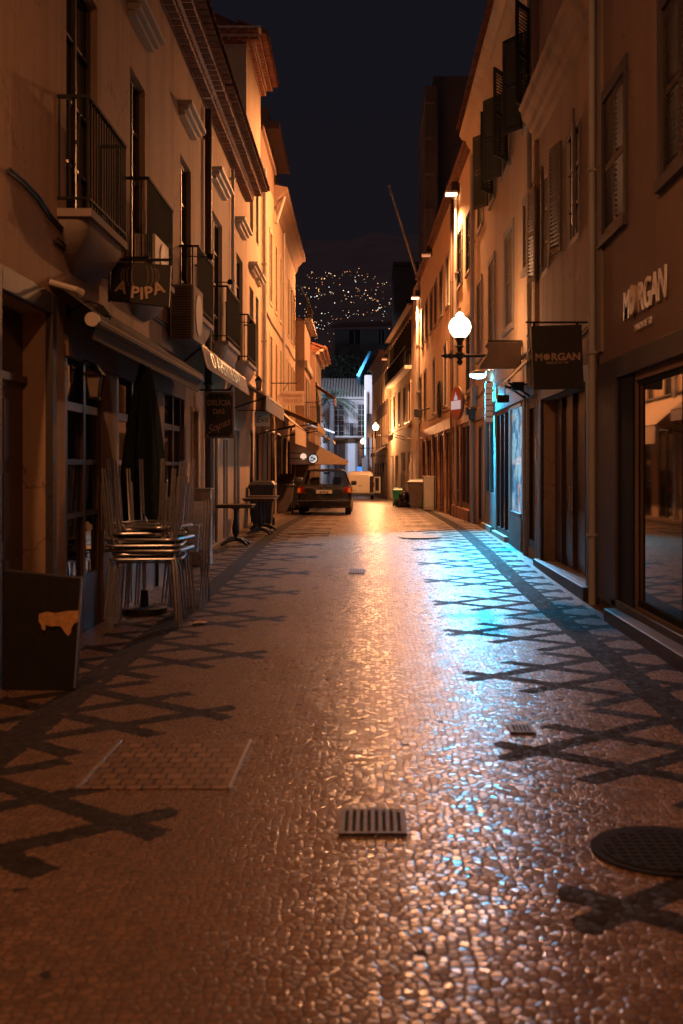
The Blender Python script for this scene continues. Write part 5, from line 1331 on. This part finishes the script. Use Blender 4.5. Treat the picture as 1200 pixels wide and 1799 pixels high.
# ------------------------------------------------------------------ hatchback
def rrect(hw, y0, y1, z, r=.18, n=5):
    P = []
    for cx, cy, a0 in ((hw-r, y1-r, 0), (-hw+r, y1-r, 90), (-hw+r, y0+r, 180), (hw-r, y0+r, 270)):
        for j in range(n): a = R(a0+90*j/(n-1)); P.append((cx+r*math.cos(a), cy+r*math.sin(a), z))
    return P
def ringloft(b, rings):
    ids = [[b.P(p) for p in r_] for r_ in rings]; n = len(ids[0])
    for a, c in zip(ids, ids[1:]):
        for j in range(n): b.f.append([a[j], a[(j+1) % n], c[(j+1) % n], c[j]])
    b.f.append(ids[0][::-1]); b.f.append(ids[-1])
CX, CY = -1.52, 34.6; gz_ = G(35)
car = thing('parked_car', (CX, CY, gz_), 'dark hatchback parked with its back to the viewer', 'car')
T = lambda p: (CX+p[0], CY+p[1], gz_+p[2])
b = MB(T)
ringloft(b, [rrect(.74, .10, 3.7, .22), rrect(.80, .03, 3.78, .32), rrect(.835, 0, 3.82, .48), rrect(.845, .02, 3.82, .60), rrect(.845, .05, 3.80, .70), rrect(.83, .09, 3.74, .82), rrect(.80, .16, 3.6, .90), rrect(.77, .24, 2.9, .945)])
b.build('body', m['carpaint'], car, smooth=True)
# cabin: pillars and roof, open for glass
def cab(z):  # half width, rear y, front y at height z
    t = (z-.92)/(1.40-.92); return .76-.17*t, .22+.50*t, 2.75-.85*t
w0, r0, f0 = cab(.92); w1, r1, f1 = cab(1.36)
b = MB(T)
for sg in (-1, 1):
    b.hexa([(sg*w0, r0, .92), (sg*w0, r0+.30, .92), (sg*(w0-.09), r0+.26, .92), (sg*(w0-.10), r0, .92)], [(sg*w1, r1, 1.36), (sg*w1, r1+.22, 1.36), (sg*(w1-.06), r1+.20, 1.36), (sg*(w1-.07), r1, 1.36)])
    b.beam((sg*(w0-.03), (r0+f0)/2, .92), (sg*(w1-.03), (r1+f1)/2, 1.36), .05, .08)
    b.beam((sg*(w0-.03), f0, .92), (sg*(w1-.03), f1, 1.36), .06, .06)
ringloft(b, [rrect(w1+.005, r1-.02, f1+.05, 1.355, .09), rrect(w1+.002, r1-.015, f1+.04, 1.39, .09), rrect(w1-.06, r1+.04, f1-.05, 1.425, .09), rrect(w1-.2, r1+.16, f1-.2, 1.44, .09)])
b.build('roof', m['carpaint'], car, smooth=True)
b = MB(T); b.hexa([(-(w0-.10), r0+.02, .94), (w0-.10, r0+.02, .94), (w0-.10, r0+.03, .94), (-(w0-.10), r0+.03, .94)], [(-(w1-.07), r1+.01, 1.36), (w1-.07, r1+.01, 1.36), (w1-.07, r1+.02, 1.36), (-(w1-.07), r1+.02, 1.36)]); b.build('rear_window', m['carglass'], car)
b = MB(T); b.hexa([(-(w0-.06), f0-.02, .94), (w0-.06, f0-.02, .94), (w0-.06, f0-.01, .94), (-(w0-.06), f0-.01, .94)], [(-(w1-.05), f1, 1.36), (w1-.05, f1, 1.36), (w1-.05, f1+.01, 1.36), (-(w1-.05), f1+.01, 1.36)]); b.build('windscreen', m['carglass'], car)
for sg in (-1, 1):
    b = MB(T); b.hexa([(sg*(w0-.03), r0+.3, .94), (sg*(w0-.03), f0-.05, .94), (sg*(w0-.04), f0-.05, .94), (sg*(w0-.04), r0+.3, .94)], [(sg*(w1-.02), r1+.2, 1.36), (sg*(w1-.02), f1-.05, 1.36), (sg*(w1-.03), f1-.05, 1.36), (sg*(w1-.03), r1+.2, 1.36)]); b.build('side_window', m['carglass'], car)
    tl = MB(T); tl.hexa([(sg*.84, .055, .66), (sg*.60, .035, .66), (sg*.60, .12, .66), (sg*.84, .26, .66)], [(sg*.81, .125, .88), (sg*.62, .105, .88), (sg*.62, .2, .88), (sg*.81, .3, .88)]); tl.build('tail_light', m['redlens'], car, bevel=.01)
    tl = MB(T); tl.hexa([(sg*.845, .04, .70), (sg*.74, .03, .70), (sg*.74, .06, .70), (sg*.845, .08, .70)], [(sg*.825, .095, .84), (sg*.745, .085, .84), (sg*.745, .12, .84), (sg*.825, .14, .84)]); tl.build('indicator', m['amberlens'], car, bevel=.006)
    mr = MB(T); mr.box(sg*.80 if sg > 0 else -.98, .98 if sg > 0 else -.80, 2.2, 2.32, .90, 1.05); mr.build('wing_mirror', m['plastic'], car, bevel=.03)
    for yy in (.75, 3.05):
        wb = MB(T); wb.lathe(yy, .285, [(.12, sg*.64), (.285, sg*.645), (.295, sg*.68), (.295, sg*.79), (.28, sg*.825), (.18, sg*.83), (.001, sg*.80)], 28, 'x'); w_ = wb.build('wheel', m['rubber'], car, smooth=True)
        wb = MB(T); wb.lathe(yy, .285, [(.17, sg*.828), (.16, sg*.84), (.05, sg*.835), (.001, sg*.845)], 20, 'x'); wb.build('rim', m['pvc'], w_, smooth=True)
    hr = MB(T); hr.box(sg*.36-.13, sg*.36+.13, .95, 1.08, .88, 1.12); hr.box(sg*.36-.13, sg*.36+.13, 1.75, 1.87, .88, 1.17); hr.box(sg*.36-.22, sg*.36+.22, 1.72, 1.92, .5, .92); hr.build('headrest', m['seat'], car, bevel=.03)
b = MB(T); ringloft(b, [rrect(.80, -.03, .5, .27, .12), rrect(.835, -.07, .5, .34, .12), rrect(.845, -.08, .5, .52, .12), rrect(.84, -.06, .5, .575, .12)]); b.build('bumper', m['carpaint'], car, smooth=True)
b = MB(T); b.box(-.82, .82, -.088, -.075, .445, .475); b.box(-.72, .72, .045, .06, .595, .612); b.box(-.58, .58, .02, .035, .895, .905) ; b.build('trim_strip', m['chrome'], car)
b = MB(T); b.box(-.27, .25, .005, .022, .675, .785); pl = b.build('number_plate', m['plate'], car)
text('lettering', '63·91·JJ', m['letterblack'], pl, T((.0, .0, .698)), (1, 0, 0), (0, 0, 1), .092, .002, .002)
b = MB(T); b.box(-.27, -.235, .0, .004, .675, .785); b.build('blue_band', simple('plate_blue', (.02, .12, .5), .4), pl)
b = MB(T); b.lathe(0, .83, [(.001, .075), (.035, .075), (.035, .10), (.001, .10)], 16, 'y'); b.build('badge', m['chrome'], car)
b = MB(T); b.tube([(0, .20, .93), (-.02, .22, .985), (-.36, .235, .985)], .008, 6); b.box(-.03, .03, .15, .2, .9, .94); b.build('wiper', m['plastic'], car)
text('model_mark', '1.4i', m['chrome'], car, T((.46, .075, .845)), (1, 0, 0), (0, .25, 1), .045, .002)
b = MB(T); b.tube([(.45, -.05, .25), (.45, .1, .26)], .025); b.build('exhaust', m['ironlamp'], car)
b = MB(T); b.box(-.10, .10, 2.0, 2.03, 1.27, 1.33); b.build('inside_mirror', m['plastic'], car)
b = MB(T); b.box(-.6, .6, .16, .3, .90, .915); b.build('parcel_shelf', m['seat'], car)

# ------------------------------------------------------------------ white van
VXc, VYc = -.80, 71.0; gv = G(71)
van = thing('parked_van', (VXc, VYc, gv), 'white panel van with one rear door swung open', 'van')
T = lambda p: (VXc+p[0], VYc+p[1], gv+p[2])
b = MB(T); ringloft(b, [rrect(.84, .06, 4.2, .26, .1), rrect(.89, 0, 4.3, .38, .1), rrect(.90, 0, 4.3, .95, .1), rrect(.87, .03, 4.25, 1.3, .1), rrect(.82, .08, 3.3, 1.62, .12), rrect(.72, .14, 3.1, 1.76, .16), rrect(.5, .3, 2.9, 1.81, .2)]); b.build('body', m['vanpaint'], van, smooth=True)
b = MB(T); b.box(-.76, .56, -.028, .0, .46, 1.58); b.box(-.02, -.005, -.034, -.028, .46, 1.58); b.build('rear_door', m['vanpaint'], van, bevel=.02)
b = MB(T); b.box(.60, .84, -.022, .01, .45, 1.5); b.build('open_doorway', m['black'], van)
b = MB(T); b.beam((.90, -.02, .95), (1.28, -.50, .95), .05, 1.05); dr_ = b.build('open_rear_door', m['vanpaint'], van, bevel=.03); dr_['label'] = 'rear door swung open towards the wall'
b = MB(T); b.beam((.98, -.14, .98), (1.20, -.41, .98), .056, .8); b.build('door_lining', m['black'], dr_)
for sg in (-1, 1): b = MB(T); b.box(sg*.86-.05, sg*.86+.05, -.012, .03, .78, 1.12); b.build('tail_light', m['redlens'], van, bevel=.01)
b = MB(T); b.box(-.88, .88, -.08, .02, .26, .42); b.build('bumper', m['plastic'], van, bevel=.02)
b = MB(T); b.box(-.62, -.16, -.045, -.034, .56, .66); pl = b.build('number_plate', m['plate'], van)
b = MB(T); b.box(-.58, -.2, -.05, -.046, .585, .635); b.build('lettering', m['letterblack'], pl)
b = MB(T); b.box(-.12, .12, -.045, -.034, .86, .90); b.build('door_handle', m['plastic'], van); b = MB(T); b.lathe(-.55, 1.0, [(.001, -.04), (.07, -.04), (.07, -.03), (.001, -.03)], 14, 'y'); b.build('badge', m['plastic'], van)
for sg in (-1, 1):
    for yy in (.7, 3.4):
        b = MB(T); b.lathe(yy, .30, [(.12, sg*.66), (.30, sg*.66), (.30, sg*.86), (.001, sg*.87)], 24, 'x'); b.build('wheel', m['rubber'], van)
b = MB(T); b.box(-1.05, -.88, 3.0, 3.1, 1.05, 1.3); b.build('wing_mirror', m['plastic'], van, bevel=.02)

# ------------------------------------------------------------------ covers and grates
def grate(x0, x1, y0_, y1, n_, label, along='y'):
    z = max(G(y0_), G(y1)) + .002; t = thing('drain_grate', ((x0+x1)/2, (y0_+y1)/2, z), label, 'drain')
    b = MB()
    zf = lambda y: G(y)
    b.hexa([(x0, y0_, G(y0_)+.004), (x1, y0_, G(y0_)+.004), (x1, y1, G(y1)+.004), (x0, y1, G(y1)+.004)], [(x0, y0_, G(y0_)+.006), (x1, y0_, G(y0_)+.006), (x1, y1, G(y1)+.006), (x0, y1, G(y1)+.006)])
    b.build('pit', m['black'], t)
    b = MB(); f = .025
    def bar(a, c, d, e): b.hexa([(a, d, G(d)+.007), (c, d, G(d)+.007), (c, e, G(e)+.007), (a, e, G(e)+.007)], [(a, d, G(d)+.014), (c, d, G(d)+.014), (c, e, G(e)+.014), (a, e, G(e)+.014)])
    bar(x0-f, x0, y0_-f, y1+f); bar(x1, x1+f, y0_-f, y1+f); bar(x0, x1, y0_-f, y0_); bar(x0, x1, y1, y1+f)
    w = (x1-x0)/(2*n_+1)
    for k in range(n_): a = x0 + w*(2*k+1); bar(a, a+w, y0_, y1)
    b.build('bars', m['grateiron'], t); return t
m['grateiron'] = simple('worn_cast_iron', (.12, .10, .09), .55, .3, var=.3, scale=30, bump=.2)
grate(-.125, .125, 4.83, 5.13, 7, 'slotted drain grate in the middle of the near paving')
grate(-.33, -.13, 16.1, 16.6, 5, 'small drain grate farther up the middle of the street')
grate(-1.78, -.92, 23.4, 24.2, 14, 'wide drain grate on the left near the crest of the street')
grate(.85, .95, 6.66, 6.82, 4, 'tiny drain grate in the blue lit paving on the right')
t = thing('manhole_cover', (1.21, 4.62, 0), 'round dark manhole cover at the right front', 'manhole')
b = MB(); b.lathe(1.21, 4.62, [(.001, .002), (.30, .002), (.30, .009), (.001, .009)], 48); b.build('ring', m['coveriron'], t)
b = MB(); b.lathe(1.21, 4.62, [(.001, .0095), (.26, .0095), (.26, .013), (.001, .0131)], 48)
for k in range(-5, 6):
    for j in range(-5, 6):
        x, y = 1.21+k*.045, 4.62+j*.045
        if (k*k+j*j) < 28: b.box(x-.014, x+.014, y-.014, y+.014, .0132, .016)
b.build('lid', m['coveriron'], t)
t = thing('manhole_cover', (.95, 22.3, G(22.3)), 'large faint round cover farther up on the right of the street', 'manhole')
b = MB(); b.lathe(.95, 22.3, [(.001, G(22.3)+.004), (.42, G(22.3)+.004), (.42, G(22.3)+.02), (.001, G(22.3)+.02)], 40); b.build('lid', m['ironlamp'], t)
t = thing('inset_cover', (-1.09, 5.98, 0), 'rectangular access cover filled with rows of setts between steel edges', 'manhole')
nn = N('sett_rows'); br = nn.node('ShaderNodeTexBrick'); br.offset = .5; nn.link(nn.pos(), br.inputs['Vector'])
for k_, v_ in (('Scale', 1), ('Brick Width', .085), ('Row Height', .105), ('Mortar Size', .006), ('Mortar Smooth', .3)): br.inputs[k_].default_value = v_
br.inputs['Color1'].default_value = (.145, .09, .062, 1); br.inputs['Color2'].default_value = (.25, .16, .11, 1); br.inputs['Mortar'].default_value = (.03, .022, .018, 1)
nn.link(br.outputs['Color'], nn.b.inputs['Base Color']); nn.b.inputs['Roughness'].default_value = .38
nn.bump(nn.M('ADD', nn.M('MULTIPLY', br.outputs['Fac'], -1), nn.M('MULTIPLY', nn.noise(30, 3, .6, nn.pos()), .5)), .9, .008)
b = MB(); b.box(-1.46, -.72, 5.5, 6.46, .001, .005); b.build('sett_infill', nn.m, t)
b = MB(); b.box(-1.475, -1.461, 5.49, 6.47, .001, .012); b.box(-.719, -.703, 5.49, 6.47, .001, .014); b.build('steel_edge', m['alu'], t)
# stray litter
t = thing('fallen_leaf', (-1.75, 11.2, 0), 'scrap of yellow paper beside the stacked tables', 'litter')
b = MB(); rr = random.Random(8); P = [(-1.76+.10*math.cos(a)*rr.uniform(.6, 1.2), 11.3+.10*math.sin(a)*rr.uniform(.6, 1.2), .010+rr.uniform(0, .02)) for a in [k*.7 for k in range(9)]]
b.prism(P, (0, 0, .002)); b.build('scrap', m['poster'], t)
